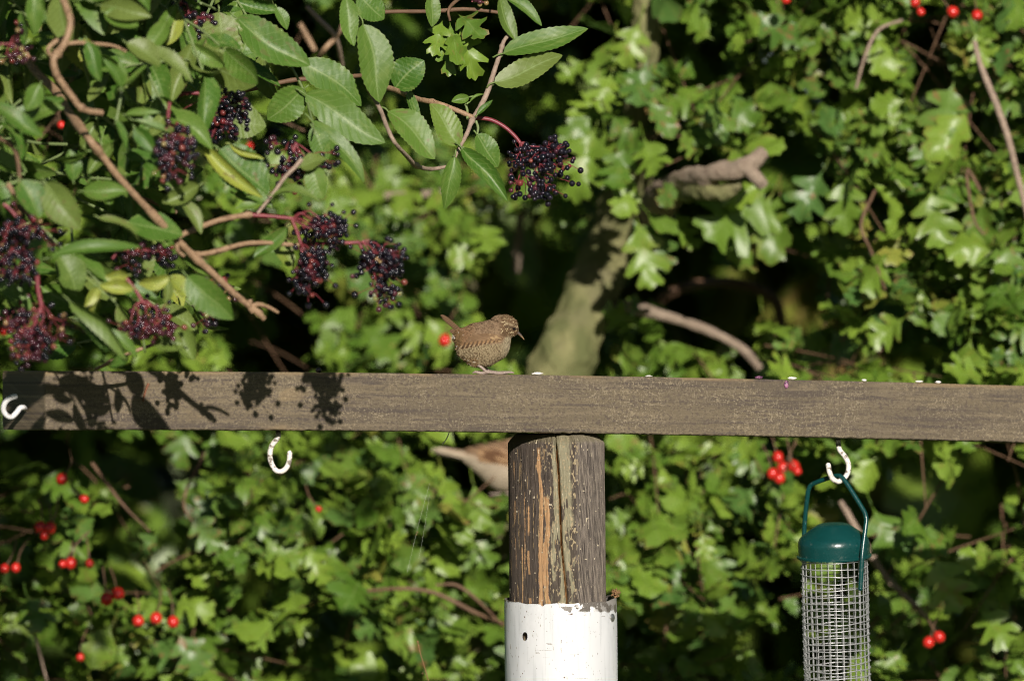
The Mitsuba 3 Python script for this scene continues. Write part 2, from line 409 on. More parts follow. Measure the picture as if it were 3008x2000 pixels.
def make_post():
    zt = float(bar(0.0, 0.0, -BH)[2]) - 0.0006
    ch = 0.0085
    nang, zs = 360, np.concatenate([np.linspace(0.0, 1.45, 8), np.linspace(1.46, zt - ch, 120), np.linspace(zt - ch + 0.001, zt, 8)])
    ang = np.arange(nang) * 2 * np.pi / nang
    v = []
    for z in zs:
        r = np.full(nang, R) - 0.0075 * max(0.0, (z - (zt - ch)) / ch) ** 1.3
        py = 1300 - (z - POST[2]) / K
        q = np.column_stack([np.sin(ang) * 2.2, np.cos(ang) * 2.2, np.full(nang, z * 3)])
        r += (meshkit.fbm(q, 3, 2) - 0.5) * 0.0014
        q = np.column_stack([np.sin(ang) * 22, np.cos(ang) * 22, np.full(nang, z * 6)])
        r += (meshkit.fbm(q, 2, 6) - 0.5) * 0.0009
        # a drying crack down the front and two small ones
        for path, w, dep in (([(1270, -4), (1290, -2), (1400, 6), (1500, 9), (1600, 12), (1680, 20), (1760, 26), (1850, 28)], 3.2, 0.011), ([(1270, 58), (1300, 60), (1340, 62)], 1.8, 0.004), ([(1290, 98), (1500, 100), (1600, 97)], 1.2, 0.002)):
            path = np.array(path, float)
            a0 = np.interp(py, path[:, 0], path[:, 1])
            fade = np.clip(min(py - path[0, 0] + 6, path[-1, 0] - py) / 40, 0, 1)
            arc = np.where(ang > np.pi, ang - 2 * np.pi, ang) * R / K
            r -= dep * fade * np.clip(1 - np.abs(arc - a0) / w, 0, 1) ** 0.7
        cx, cy = post_axis(z)
        v.append(np.column_stack([cx + r * np.sin(ang), cy - r * np.cos(ang), np.full(nang, z)]))
    v = np.vstack(v)
    i, j = np.meshgrid(np.arange(len(zs) - 1), np.arange(nang), indexing='ij')
    q = np.stack([i * nang + j, i * nang + (j + 1) % nang, (i + 1) * nang + (j + 1) % nang, (i + 1) * nang + j], -1).reshape(-1, 4)
    f = np.vstack([q[:, [0, 1, 2]], q[:, [0, 2, 3]]])
    n0 = len(v)
    v = np.vstack([v, [*post_axis(zt), zt]])
    k = np.arange(nang)
    f = np.vstack([f, np.stack([np.full(nang, n0), n0 - nang + k, n0 - nang + (k + 1) % nang], 1)])
    return v, f


add('wooden_post', make_post(), 'mat_post', smooth=50, label='round wooden post with peeling dark stain and a long drying crack', category='wooden post')

# ------------------------------------------------------------------ white pipe sleeved over the post
PR = 0.0497
RIM = P(1641, 1757, 0)[2]


def local_pipe(p):
    z = p.z - PZ
    x, y = p.x - (PX + LEAN * z + 0.0022), p.y - PY
    return dr.atan2(x, -y) * PR / K, 1300 - z / K, dr.sqrt(x * x + y * y)


def pipe_colour(p, n, uv):
    a, v, r = local_pipe(p)
    c = mix(c3(0.52, 0.54, 0.55), c3(0.60, 0.61, 0.61), fbm(a * 0.03, v * 0.008, 1.0))
    c = mix(c, c3(0.40, 0.42, 0.42), 0.42 * smoothstep(0.58, 0.80, fbm(a * 0.14, v * 0.006, 4.0, 4)))
    c = mix(c, c3(0.30, 0.27, 0.22), 0.8 * smoothstep(0.815, 0.85, noise(a * 0.13, v * 0.09, 13.0) * 0.5 + noise(a * 0.5, v * 0.05, 3.0) * 0.5))
    c = mix(c, c3(0.10, 0.06, 0.045), smoothstep(0.955, 0.965, noise(a * 0.12, v * 0.12, 6.0)))
    scr = smoothstep(0.86, 0.90, noise(a * 0.028, v * 0.42, 9.0)) * smoothstep(0.76, 0.82, noise(a * 0.02, v * 0.02, 19.0))
    c = mix(c, c3(0.22, 0.19, 0.16), 0.8 * scr)
    # torn, grimy lip under the cut
    lip = 1764 + 6 * (noise(a * 0.06, 2.0) - 0.5) + 30 * smoothstep(-20, 30, a) + 10 * (fbm(a * 0.05, 7.0) - 0.5)
    inlip = 1 - smoothstep(-1.5, 1.5, v - lip)
    grime = mix(c3(0.075, 0.065, 0.055), c3(0.17, 0.155, 0.135), fbm(a * 0.3, v * 0.3, 5.0))
    clean = smoothstep(0.46, 0.54, fbm(a * 0.045 + 3.3, v * 0.06, 23.0, 4)) * smoothstep(-12, 2, a) * (1 - 0.8 * smoothstep(90, 130, a))
    return mix(c, mix(grime, c3(0.76, 0.75, 0.72), clean), inlip)


mat('mat_pipe', proc(pipe_colour), 0.32, 0.5, bump=lambda p, n, uv: fbm(p.x * 90, p.y * 90, p.z * 30), bump_scale=0.0006)


def make_pipe():
    nang = 180
    ang = np.arange(nang) * 2 * np.pi / nang

    def ring(r, zfun):
        z = zfun(ang)
        return np.column_stack([POST[0] + LEAN * (z - POST[2]) + 0.0022 + r * np.sin(ang), POST[1] - r * np.cos(ang), z])

    nz = meshkit.fbm(np.column_stack([np.sin(ang) * 5, np.cos(ang) * 5, ang * 0]), 3, 3) - 0.5
    rim = lambda a: RIM - 0.0038 * np.cos(a) + 0.0026 * nz + 0.0006 * np.sin(a) - 0.0025 * np.clip(1 - np.abs((a - 2 * np.pi if False else a) - 5.95) / 0.05, 0, 1)
    rings = [ring(PR, lambda a: np.full(nang, 0.02))]
    for t in np.linspace(0.05, 0.995, 40):
        rings.append(ring(PR, lambda a: 0.02 + (rim(a) - 0.02) * t))
    rings += [ring(PR - 0.0003, lambda a: rim(a)), ring(PR - 0.0024, lambda a: rim(a) - 0.0001), ring(PR - 0.0027, lambda a: rim(a) - 0.05), ring(PR - 0.0027, lambda a: np.full(nang, 0.02))]
    v = np.vstack(rings)
    n = len(rings)
    i, j = np.meshgrid(np.arange(n), np.arange(nang), indexing='ij')
    i2 = (i + 1) % n
    q = np.stack([i * nang + j, i * nang + (j + 1) % nang, i2 * nang + (j + 1) % nang, i2 * nang + j], -1).reshape(-1, 4)
    t = trimesh.Trimesh(v, np.vstack([q[:, [0, 1, 2]], q[:, [0, 2, 3]]]), process=False)
    if t.volume < 0:
        t.invert()
    man = m3.Manifold(m3.Mesh(np.ascontiguousarray(t.vertices, np.float32), np.ascontiguousarray(t.faces, np.uint32)))
    c = P(1542, 1867, -0.02)
    hole = m3.Manifold.cylinder(0.06, 0.0026, 0.0026, 24).scale((0.85, 1.5, 1.0)).rotate((90, 0, 0)).translate((c[0], 0.0 + POST[1] - 0.02, c[2]))
    m = (man - hole).to_mesh()
    return np.array(m.vert_properties[:, :3]), np.array(m.tri_verts)


add('plastic_pipe', make_pipe(), 'mat_pipe', smooth=40, label='white plastic pipe with a grimy torn rim sleeved over the wooden post', category='pipe')
mat('mat_metal', proc(lambda p, n, uv: mix(c3(0.35, 0.34, 0.32), c3(0.62, 0.61, 0.58), fbm(p.x * 500, p.y * 500, p.z * 500))), 0.35, 0.5, metal=0.9)
sa = math.asin((1794 - 1643) * K / PR)
sd = np.array([math.sin(sa), -math.cos(sa), 0])
sv, sf = revolve([(0.0058, 0), (0.0058, 0.0007), (0.0038, 0.0009), (0.0036, 0.0019), (0.0025, 0.0027), (0.0001, 0.0030)], 24)
sx = np.array([0, 0, 1.0])
sc = P(1643, 1812, 0) + [0.0, POST[1], 0] + sd * PR
add('plastic_pipe__screw', (sc + sv[:, :1] * sx + sv[:, 1:2] * np.cross(sd, sx) + sv[:, 2:] * sd, sf), 'mat_metal', smooth=40, label='bright round screw head with its washer')
mat('mat_dry', proc(lambda p, n, uv: mix(c3(0.10, 0.05, 0.025), c3(0.28, 0.17, 0.08), fbm(p.x * 900, p.y * 900, p.z * 900))), 0.85, 0.2)
tuft = []
tc = P(1808, 1742, 0.0)
for i in range(46):
    d = unit(rng.normal(size=3) + [0.2, -0.3, 0.1])
    tuft.append(tube(spline([tc + 0.0006 * rng.normal(size=3), tc + d * 0.0025 + 0.0006 * rng.normal(size=3), tc + d * rng.uniform(0.003, 0.0045)], 3), [0.0005, 0.0006, 0.0008], 5))
add('dried_flower_head', join(tuft), 'mat_dry', label='tiny brown dried flower head caught on the pipe rim', category='dried flower')

# ------------------------------------------------------------------ hooks
mat('mat_hook', proc(lambda p, n, uv: mix(c3(0.66, 0.63, 0.57), c3(0.19, 0.165, 0.14), smoothstep(0.53, 0.62, fbm(p.x * 300, p.y * 300, p.z * 300, 4)))), 0.35, 0.5)
mat('mat_clean_hook', proc(lambda p, n, uv: mix(c3(0.62, 0.62, 0.62), c3(0.40, 0.39, 0.38), smoothstep(0.62, 0.72, fbm(p.x * 190, p.y * 190, p.z * 190, 4)))), 0.28, 0.5)
mat('mat_collar', (0.05, 0.045, 0.04), 0.7, 0.3)


def hook(pts, y, label, m='mat_hook', thread=None):
    p = [P(a, b, y + d) for a, b, d in pts]
    k = add('hook', tube(spline(p, 8), 0.0023, 12), m, smooth=45, label=label, category='hook')
    e = ball(p[-1], 0.0023, 2)
    scene[k] = mikit.ply(join([tube(spline(p, 8), 0.0023, 12), e]), m, smooth=45)
    if thread is not None:
        a, b = thread
        ts = np.linspace(0, 1, 60)
        rr = 0.0020 + 0.0005 * np.abs(((ts * 9) % 1) - 0.5) * 2
        scene[f'{k}__screw_thread'] = mikit.ply(tube(a + (b - a) * ts[:, None], rr, 10), 'mat_collar', smooth=40)
    return k


lh = bar_at(815)
yh = float(bar(lh, 0.016, 0)[1])
hook([(817, 1270, 0), (817, 1280, 0), (812, 1291, 0), (799, 1308, 0), (793, 1332, 0), (796, 1357, 0), (808, 1379, 0), (824, 1385, 0), (840, 1375, 0), (849, 1355, 0), (851, 1330, 0)], yh,
     'empty white hook with flaking paint hanging under the left half of the crossbar', thread=(P(817, 1245, yh), P(817, 1282, yh)))
lf = bar_at(2460)
yf = float(bar(lf, 0.012, 0)[1])
hook([(2462, 1292, 0), (2463, 1306, 0), (2467, 1322, 0), (2482, 1341, -.002), (2492, 1362, -.003), (2491, 1385, -.004), (2480, 1404, -.007), (2462, 1414, -.010), (2446, 1406, -.013), (2437, 1388, -.014), (2433, 1366, -.014)], yf,
     'white hook under the crossbar that carries the wire feeder', thread=(P(2462, 1270, yf), P(2463, 1310, yf)))
ye = float(bar(L0, 0.0, 0)[1])
hook([(78, 1203, 0.02), (73, 1199, 0.0), (68, 1196, -0.012), (58, 1199, -0.016), (48, 1212, -0.018), (34, 1224, -0.020), (20, 1220, -0.022), (10, 1204, -0.024), (14, 1184, -0.026), (28, 1170, -0.027), (45, 1164, -0.028)], ye - 0.008,
     'clean white hook screwed into the shaded left end of the crossbar', m='mat_clean_hook')

# ------------------------------------------------------------------ bird feeder
mat('mat_green_plastic', proc(lambda p, n, uv: mix(mix(c3(0.0030, 0.036, 0.035), c3(0.0042, 0.048, 0.045), fbm(p.x * 120, p.y * 120, p.z * 120)), c3(0.10, 0.14, 0.12), 0.30 * smoothstep(0.66, 0.80, fbm(p.x * 260, p.y * 260, p.z * 260, 4)))), 0.27, 0.5,
    bump=lambda p, n, uv: fbm(p.x * 300, p.y * 300, p.z * 300), bump_scale=0.0002)
mat('mat_wire', proc(lambda p, n, uv: mix(c3(0.42, 0.43, 0.43), c3(0.60, 0.61, 0.61), fbm(p.x * 700, p.y * 700, p.z * 700))), 0.42, 0.5, metal=0.55)
FO = P(2450, 1632, yf)                                   # the middle of the lid's lower rim
axis = unit([0.030, 0.125, -1.0])                        # the feeder leans a little
fx = unit(np.cross([0, 1.0, 0], -axis))
fy = np.cross(-axis, fx)


def feed(a, r, z):
    a, r, z = np.broadcast_arrays(np.asarray(a, float), np.asarray(r, float), np.asarray(z, float))
    return FO + (r * np.cos(a))[..., None] * fx + (r * np.sin(a))[..., None] * fy - z[..., None] * axis


lid = [(0.0300, -0.0010), (0.0333, -0.0012), (0.0335, 0.0000), (0.0334, 0.0006), (0.0318, 0.0013), (0.0320, 0.0100), (0.0316, 0.0130), (0.0305, 0.0158), (0.0285, 0.0180), (0.0160, 0.0268), (0.0135, 0.0282), (0.0110, 0.0289), (0.0060, 0.0294), (0.00005, 0.0296)]
lv, lf_ = revolve(lid, 72)
iv, if_ = revolve([(0.00005, 0.0270), (0.0120, 0.0265), (0.0290, 0.0160), (0.0300, -0.0010)], 72)
tofeed = lambda v: FO + v[:, :1] * fx + v[:, 1:2] * fy - v[:, 2:] * axis
add('bird_feeder__lid', (lambda a: (tofeed(a[0]), a[1]))(join([(lv, lf_), (iv, if_)])), 'mat_green_plastic', smooth=38)
lugs = []
for px, py, dy in ((2530, 1616, -0.0235), (2366, 1575, 0.012)):
    pass
h = [(2363, 1680, 0.020), (2362, 1600, 0.020), (2364, 1530, 0.018), (2372, 1456, 0.012), (2376, 1436, 0.0105), (2386, 1422, 0.009), (2420, 1408, 0.002), (2446, 1400, -0.004), (2460, 1397, -0.007), (2472, 1401, -0.010), (2490, 1424, -0.013), (2534, 1494, -0.020), (2543, 1515, -0.022), (2544, 1535, -0.023), (2536, 1600, -0.0265), (2532, 1640, -0.0285), (2529, 1700, -0.0285), (2527, 1728, -0.0285)]
hp = [P(a, b, yf + d) for a, b, d in h]
add('bird_feeder__handle', join([tube(spline(hp, 6), 0.0021, 12), ball(hp[-1], 0.0021), ball(hp[0], 0.0021)]), 'mat_green_plastic', smooth=45)
MR, WR = 0.0290, 0.00043
wires = []
NV = 30
for i in range(NV):
    a = 2 * math.pi * (i + 0.5) / NV
    z = np.linspace(0.004, -0.190, 40)
    rr = MR + 0.0002 * rng.normal() + 0.0005 * np.sin(z * 40 + rng.uniform(0, 6))
    wires.append(tube(feed(a + 0.008 * rng.normal(), rr, z), WR, 6))
for k in range(31):
    z0 = -0.003 - k * 0.0061
    a = np.linspace(0, 2 * np.pi, 61)
    wob = 0.0004 * np.sin(a * 3 + k) + 0.0003 * np.sin(a * 5 + 2 * k)
    wires.append(tube(feed(a, MR + 0.0009, z0 + wob), WR, 6, caps=False))
add('bird_feeder__wire_mesh', join(wires), 'mat_wire', smooth=60, kind='stuff')
bv, bf = revolve([(0.00005, -0.212), (0.0250, -0.211), (0.0312, -0.206), (0.0316, -0.188), (0.0300, -0.1875), (0.0295, -0.195), (0.00005, -0.196)], 60)
add('bird_feeder__base', (tofeed(bv), bf), 'mat_green_plastic', smooth=38)
tag('bird_feeder', 'empty wire mesh bird feeder with green lid and handle hanging from the right hook', 'bird feeder')

# ------------------------------------------------------------------ elder shrub
lid_no = [0]
LIME = set(int(i) for i in np.flatnonzero(np.array(cell_rand(mi.Float(np.arange(2000, dtype=np.float32)), 3, 9)) > 0.97))   # the shrub's few yellowing leaves
lime_ids = sorted(LIME)


def leaf_id():
    lid_no[0] = (lid_no[0] + 1) % 2000
    while lid_no[0] in LIME:
        lid_no[0] = (lid_no[0] + 1) % 2000
    return lid_no[0]


def elder_leaf(base, tip, width, roll=0.0, fold=0.25, bend=0.10, curl=0.0, wave=0.05, twist=0.0, petiole=0.14, lime=False, teeth=0.075, face=(0.12, -1.0, 0.35)):
    base, tip = np.asarray(base, float), np.asarray(tip, float)
    L = np.linalg.norm(tip - base)
    a = (tip - base) / L
    n = np.asarray(face, float)
    n = unit(n - a * (n @ a))
    s = np.cross(a, n)
    nt, ns = 26, 8
    t = np.linspace(0, 1, nt + 1)
    w = t ** 0.62 * (1 - t) ** 0.82
    w = w / w.max()
    w = w * (1 + teeth * (2 * ((t * 13) % 1) - 1)) + 0.006 * (1 - t)
    S = np.linspace(-1, 1, ns + 1)
    tt, ss = np.meshgrid(t, S, indexing='ij')
    ww = w[:, None] * width / 2
    ph = rng.uniform(0, 6, 3)
    ang = roll + twist * (tt - 0.5)
    c = curl if abs(curl) > 1e-3 else 1e-3
    lat, nor = np.sin(c * ss) / c, (1 - np.cos(c * ss)) / c
    x = lat * ww * math.cos(fold)
    z = nor * ww + np.abs(ss) * ww * math.sin(fold) + bend * L * 4 * tt * (1 - tt) + wave * ww * np.sin(tt * 11 + ph[0] + 1.5 * np.sign(ss)) * np.abs(ss) + 0.035 * ww * np.sin((tt - 0.2 * np.abs(ss)) * 55) * (np.abs(ss) > 0.1) * (np.abs(ss) < 0.9)
    drift = 0.05 * L * np.sin(tt * 3.0 + ph[1]) * tt * (1 - tt) * 3
    v = base + tt[..., None] * (a * L) + (x * np.cos(ang) - z * np.sin(ang) + drift)[..., None] * s + (x * np.sin(ang) + z * np.cos(ang))[..., None] * n
    i, j = np.meshgrid(np.arange(nt), np.arange(ns), indexing='ij')
    m = ns + 1
    q = np.stack([i * m + j, i * m + j + 1, (i + 1) * m + j + 1, (i + 1) * m + j], -1).reshape(-1, 4)
    f = np.vstack([q[:, [0, 1, 2]], q[:, [0, 2, 3]]])
    ident = lime_ids[int(rng.integers(len(lime_ids)))] if lime else leaf_id()
    uv = np.stack([ident + 0.5 + 0.48 * ss, tt], -1).reshape(-1, 2)
    v = v.reshape(-1, 3)
    if petiole > 0:
        pe = [base + a * 0.02 * L, base - a * petiole * 0.5 * L + n * 0.01 * L, base - a * petiole * L - n * 0.02 * L + s * 0.02 * L * rng.normal()]
        pv, pf = tube(spline(pe, 3), [0.0007, 0.0008, 0.0009], 5)
        f = np.vstack([f, pf + len(v)])
        v = np.vstack([v, pv])
        uv = np.vstack([uv, np.tile([ident + 0.5, 0.05], (len(pv), 1))])
    return v, f, uv


def put_leaf(*args, **kw):
    v, f, uv = elder_leaf(*args, **kw)
    k = key_for('elder_shrub__leaf')
    scene[k] = mikit.ply((v, f), 'mat_elder_leaf', smooth=True, uv=uv)
    return k


def ydep(px, py):
    """Depth of the elder spray: its tips hang beside the perch, its left side leans towards the garden."""
    return float(np.interp(px, [-200, 0, 350, 600, 900, 1100, 1250, 1700], [-0.64, -0.60, -0.54, -0.48, -0.43, -0.37, -0.06, 0.0])) * (1 - 0.55 * float(np.clip((450 - py) / 150, 0, 1) * np.clip((px - 480) / 150, 0, 1)))


# base x, base y, tip x, tip y, width in photo pixels, depth offset, roll, fold, bend, curl
ELDER = [
    (643, 36, 640, 219, 128, -.02, .15, .10, .06, 0), (696, 54, 912, 194, 112, -.02, -.10, .34, .08, 0), (694, 165, 824, 255, 66, .01, .5, .3, .05, 0),
    (560, 172, 752, 252, 115, .03, -.3, .15, .05, 0), (893, 262, 785, 352, 96, -.01, .35, .1, .05, 0), (888, 180, 1062, 312, 100, .02, .1, .15, .06, 0),
    (897, 278, 1132, 420, 104, -.015, -.1, .2, .06, 0), (915, 355, 1069, 537, 62, -.01, .35, .35, .10, 0), (917, 375, 962, 470, 62, -.005, .3, .2, .05, 0), (912, 490, 950, 585, 66, .0, -.3, .2, .05, 0),
    (882, 490, 960, 468, 55, .0, .2, .2, .05, 0), (650, 340, 782, 372, 105, .02, .1, .1, .05, 0), (594, 424, 772, 582, 62, -.015, -.35, .2, .08, 1.4), (645, 440, 788, 572, 135, .02, .1, .15, .05, 0),
    (676, 424, 778, 468, 30, -.01, -.5, .2, .05, 1.6), (585, 545, 474, 596, 62, -.03, .3, .2, -.12, 1.0), (370, 338, 472, 332, 30, -.02, .3, .4, .06, .6), (393, 354, 531, 398, 36, -.03, .2, .5, .08, .6),
    (397, 376, 455, 448, 48, -.03, -.3, .3, .06, .3), (340, 355, 368, 440, 38, -.03, .3, .3, .06, .3), (392, 380, 398, 440, 22, -.02, .4, .4, .05, .5), (255, 122, 296, 240, 48, -.03, .1, .25, .08, .4),
    (357, 258, 437, 190, 38, -.03, .3, .35, .08, .5), (357, 258, 303, 172, 36, -.03, -.3, .3, .08, .4), (362, 250, 348, 180, 34, -.02, .1, .3, .06, .4), (372, 128, 470, 195, 70, -.03, .2, .2, .10, .4), (400, 150, 566, 244, 62, -.02, -.4, .3, .1, .4),
    (102, -20, 98, 108, 50, -.02, .1, .2, .08, .3), (308, 38, 408, 78, 60, -.01, .3, .2, .08, .3), (520, 14, 448, 148, 40, -.02, .3, .3, .08, .4), (490, 60, 436, 160, 55, -.01, -.2, .2, .08, .3), (812, 22, 843, 88, 38, .0, .2, .2, .06, 0), (650, 32, 716, 26, 34, .0, .5, .3, .08, .3),
    (-15, 306, 126, 402, 58, -.03, .3, .3, .10, .3), (118, 248, 74, 326, 56, .0, .2, .3, .05, .2), (255, 445, 155, 466, 40, .0, .5, .3, .08, .3), (330, 422, 258, 512, 46, .0, .4, .4, .08, .4), (215, 530, 205, 440, 50, .02, .5, .2, .05, 0),
    (135, 538, 236, 676, 92, -.04, .15, .25, .10, .2), (60, 532, 116, 640, 82, -.03, .2, .15, .06, .2), (245, 562, 374, 562, 60, -.02, .6, .25, .10, .4), (370, 455, 476, 492, 72, .02, .2, .2, .06, .2), (378, 652, 538, 690, 98, .02, .1, .1, .05, .1),
    (530, 585, 592, 688, 46, -.01, .3, .3, .06, .3), (290, 640, 408, 708, 50, -.01, .4, .3, .08, .4), (152, 758, 416, 727, 44, -.04, .7, .25, .16, .5), (172, 752, 228, 870, 92, .07, .1, .2, .10, .3), (-30, 792, 96, 918, 82, .07, .1, .25, .10, .5),
    (210, 752, 306, 822, 84, .08, .3, .2, .08, .2), (498, 814, 405, 832, 46, -.05, .2, .3, .10, .5), (392, 848, 292, 838, 44, -.05, .4, .3, -.10, .5), (376, 808, 308, 814, 40, -.03, .5, .2, .06, .3), (290, 846, 248, 900, 36, -.03, .3, .3, .06, .3), (296, 862, 275, 940, 48, -.03, -.3, .2, .06, .3),
    (205, 886, 374, 1058, 58, -.06, -.3, .4, .10, .5), (222, 905, 300, 1024, 52, -.05, .4, .35, .08, .4), (320, 968, 402, 1050, 38, -.03, .3, .3, .08, .4), (352, 1040, 322, 1078, 36, -.02, .2, .2, .05, .2), (375, 1046, 352, 1078, 28, -.02, .2, .2, .05, .2),
    (550, 812, 686, 938, 90, -.03, .05, .18, .07, .2), (535, 748, 626, 816, 42, .02, .6, .2, .06, .2), (540, 1014, 445, 1008, 62, -.03, .4, .3, .08, .4), (508, 962, 572, 1058, 78, -.02, -.2, .2, .12, 1.2), (490, 818, 490, 902, 30, .0, .5, .3, .06, .4),
    (500, 810, 552, 872, 60, .03, .5, .2, .05, .2), (385, 872, 402, 932, 42, .02, .2, .2, .05, .2), (842, 668, 745, 757, 46, -.01, .3, .3, .06, .4), (790, 690, 862, 790, 62, .03, .3, .2, .05, 0), (690, 570, 800, 610, 60, .03, .4, .3, .06, .2), (180, 640, 245, 600, 40, .02, .5, .3, .06, .4),
    (800, 575, 940, 592, 44, -.01, .6, .3, .12, .4), (700, 610, 762, 600, 30, .01, .4, .3, .06, .3), (300, 470, 372, 520, 52, .02, .4, .2, .06, .3), (500, 560, 560, 640, 46, .02, .3, .3, .06, .3),
    # right-hand spray
    (1015, -8, 1040, 137, 58, .0, .15, .2, .06, .2), (1052, -12, 1128, 58, 92, .0, .1, .1, .05, 0), (1066, 72, 1115, 302, 108, -.01, .1, .28, .06, .1), (1160, 258, 1246, 178, 100, .01, .1, .15, .06, .1), (1270, -15, 1268, 80, 50, .0, .2, .2, .06, .2),
    (1468, -10, 1516, 122, 56, .0, .3, .3, .06, .3), (1490, -2, 1592, 78, 46, .0, .4, .35, .08, .4), (1478, 158, 1728, 85, 76, -.005, .05, .18, .07, .1), (1452, 243, 1653, 163, 80, -.005, .05, .15, .06, .1),
    (1348, 428, 1262, 305, 84, -.01, -.1, .2, -.08, .2), (1400, 395, 1462, 492, 74, .0, .1, .15, .06, .1), (1356, 436, 1492, 592, 62, -.015, -.25, .30, .08, .8), (1336, 460, 1304, 615, 62, -.015, .1, .15, .10, .7), (1140, 328, 1278, 468, 100, .01, .1, .2, .07, .1),
    (1190, 255, 1220, 378, 42, .0, .5, .3, .06, .3), (1378, 286, 1326, 299, 30, -.005, .3, .3, .08, .3), (1402, 338, 1447, 294, 20, -.005, .3, .3, .06, .4), (1380, 300, 1422, 277, 10, -.005, .3, .4, .20, .4), (1180, 270, 1230, 330, 40, .02, .5, .2, .06, .2), (1040, 40, 1020, 140, 36, .03, .5, .2, .06, .2),
]
YELLOWING = {(594, 424), (676, 424), (498, 814), (392, 848), (290, 846), (296, 862), (376, 808)}
for b in ELDER:
    bx, by, tx, ty, w, dd, roll, fold, bend, curl = b
    y0 = ydep(bx, by) + dd
    L = math.hypot(tx - bx, ty - by)
    dy = rng.normal() * 0.12 * L * K
    put_leaf(P(bx, by, y0), P(tx, ty, y0 + dy), w * K * 1.06, roll=roll + (0.12 if bx > 580 else 0.40) * rng.normal(), fold=fold, bend=bend * (1 if rng.random() < 0.75 else -1), curl=curl, lime=(bx, by) in YELLOWING, twist=0.35 * rng.normal(), petiole=0.12 if L > 60 else 0.25)
# the denser body of the shrub behind those, in compound leaves of five or seven
for i in range(92):
    while True:
        px, py = rng.uniform(-420, 700), rng.uniform(-330, 1020)
        lim = np.interp(py, [-330, 0, 250, 500, 800, 1020], [1050, 640, 560, 520, 470, 330])
        if px < lim:
            break
    y = ydep(px, py) + rng.uniform(0.06, 0.34)
    ang = rng.uniform(-0.5, 3.4)
    d = np.array([math.cos(ang), -0.35 + 0.3 * rng.normal(), -math.sin(ang) * 0.8])
    d = unit(d)
    c0 = P(px, py, y)
    side = unit(np.cross(d, [0.1, -1, 0.5]))
    ln = rng.uniform(0.045, 0.075)
    pts = [c0 - d * 0.03, c0, c0 + d * ln * 0.5 + [0, 0, 0.003], c0 + d * ln]
    k = key_for('elder_shrub__leaf_stalk')
    scene[k] = mikit.ply(tube(spline(pts, 4), [0.0013, 0.0009], 6), 'mat_green_stem', smooth=50)
    for t, sg in ((0.25, -1), (0.25, 1), (0.65, -1), (0.65, 1), (1.0, 0)):
        if rng.random() < 0.12:
            continue
        b = c0 + d * ln * t
        dirn = unit(d * (0.75 if sg else 1.0) + side * sg * 0.9 + rng.normal(size=3) * 0.2 + [0, 0, -0.35])
        LL = rng.uniform(0.028, 0.058)
        mid = b + dirn * LL * 0.5
        if np.linalg.norm(np.cross(mid - P(30, 1195, -0.28), unit(SUN))) < 0.03:
            continue                                     # the end hook hangs in a gap of sunlight
        if EYE - (b + dirn * LL)[2] > 0.012:
            continue
        put_leaf(b, b + dirn * LL, LL * rng.uniform(0.36, 0.58), roll=0.5 * rng.normal(), fold=rng.uniform(0.1, 0.45), bend=0.09 * rng.normal(), curl=abs(0.5 * rng.normal()), twist=0.4 * rng.normal(), petiole=0.1, face=(0.15 + 0.8 * rng.normal(), -1.0, 0.45 + 0.8 * rng.normal()))


over = []
for i in range(420):
    px, py = rng.uniform(-650, 1500), rng.uniform(-1000, -70)
    if px > 640 - 0.9 * (py + 60) or (px > 640 and py > -160):
        continue
    b = P(px, py, ydep(px, 300) + rng.uniform(-0.08, 0.30))
    dirn = unit(rng.normal(size=3) + [0, -0.3, -0.5])
    LL = rng.uniform(0.045, 0.075)
    over.append(elder_leaf(b, b + dirn * LL, LL * 0.5, roll=0.5 * rng.normal(), fold=0.25, bend=0.08, petiole=0.1))
o, vs, fs, us = 0, [], [], []
for v, f, uv in over:
    vs.append(v)
    fs.append(f + o)
    us.append(uv)
    o += len(v)
scene['elder_shrub__foliage'] = mikit.ply((np.vstack(vs), np.vstack(fs)), 'mat_elder_leaf', smooth=True, uv=np.vstack(us))
tag('elder_shrub__foliage', kind='stuff')


def stem(name, pts, r, m, n=6, sides=10, knots=(), dep=None, label=None):
    p = []
    for q in pts:
        y = q[2] if len(q) > 2 else (ydep(q[0], q[1]) + (dep or 0.0))
        p.append(P(q[0], q[1], y))
    s = spline(p, n)
    rr = np.interp(np.linspace(0, 1, len(s)), np.linspace(0, 1, len(r)), np.asarray(r, float) * K)
    rr = rr * (1 + 0.07 * np.sin(np.arange(len(s)) * 1.7) * rng.uniform(0.3, 1.0, len(s)))
    for kn in knots:
        rr = rr * (1 + 0.42 * np.exp(-((np.linspace(0, 1, len(s)) - kn) / 0.016) ** 2))
    return add(name, tube(s, rr, sides), m, smooth=60, label=label)


E = 'elder_shrub__'
stem(E + 'branch', [(172, -40), (186, 0), (206, 58), (202, 95), (188, 130), (170, 156), (157, 176), (164, 215), (190, 256), (216, 291), (232, 312), (258, 326), (300, 332)], [10.5, 10, 9.5, 9, 8], 'mat_brown_stem', 8, 12, (0.42, 0.44, 0.86), dep=-0.05, label='pale winding branch')
stem(E + 'branch', [(60, 130, -.38), (100, 205, -.40), (166, 272, -.44), (205, 335, -.48), (258, 405), (300, 458), (352, 525), (432, 612), (514, 698), (566, 750), (628, 806), (700, 873), (742, 905), (776, 936)], [12, 12.5, 11.5, 10, 9.5, 10, 9.5, 9, 8], 'mat_brown_stem', 8, 12, (0.27, 0.36, 0.56, 0.71, 0.96), label='long straight brown branch with a cut forked tip')
stem(E + 'branch', [(738, 900), (760, 894), (790, 903), (817, 918)], [7, 6, 4.5], 'mat_brown_stem', 6, 10, (0.3,))
stem(E + 'branch', [(735, 880), (735, 905), (742, 918)], [6, 7, 5], 'mat_brown_stem', 4, 10)
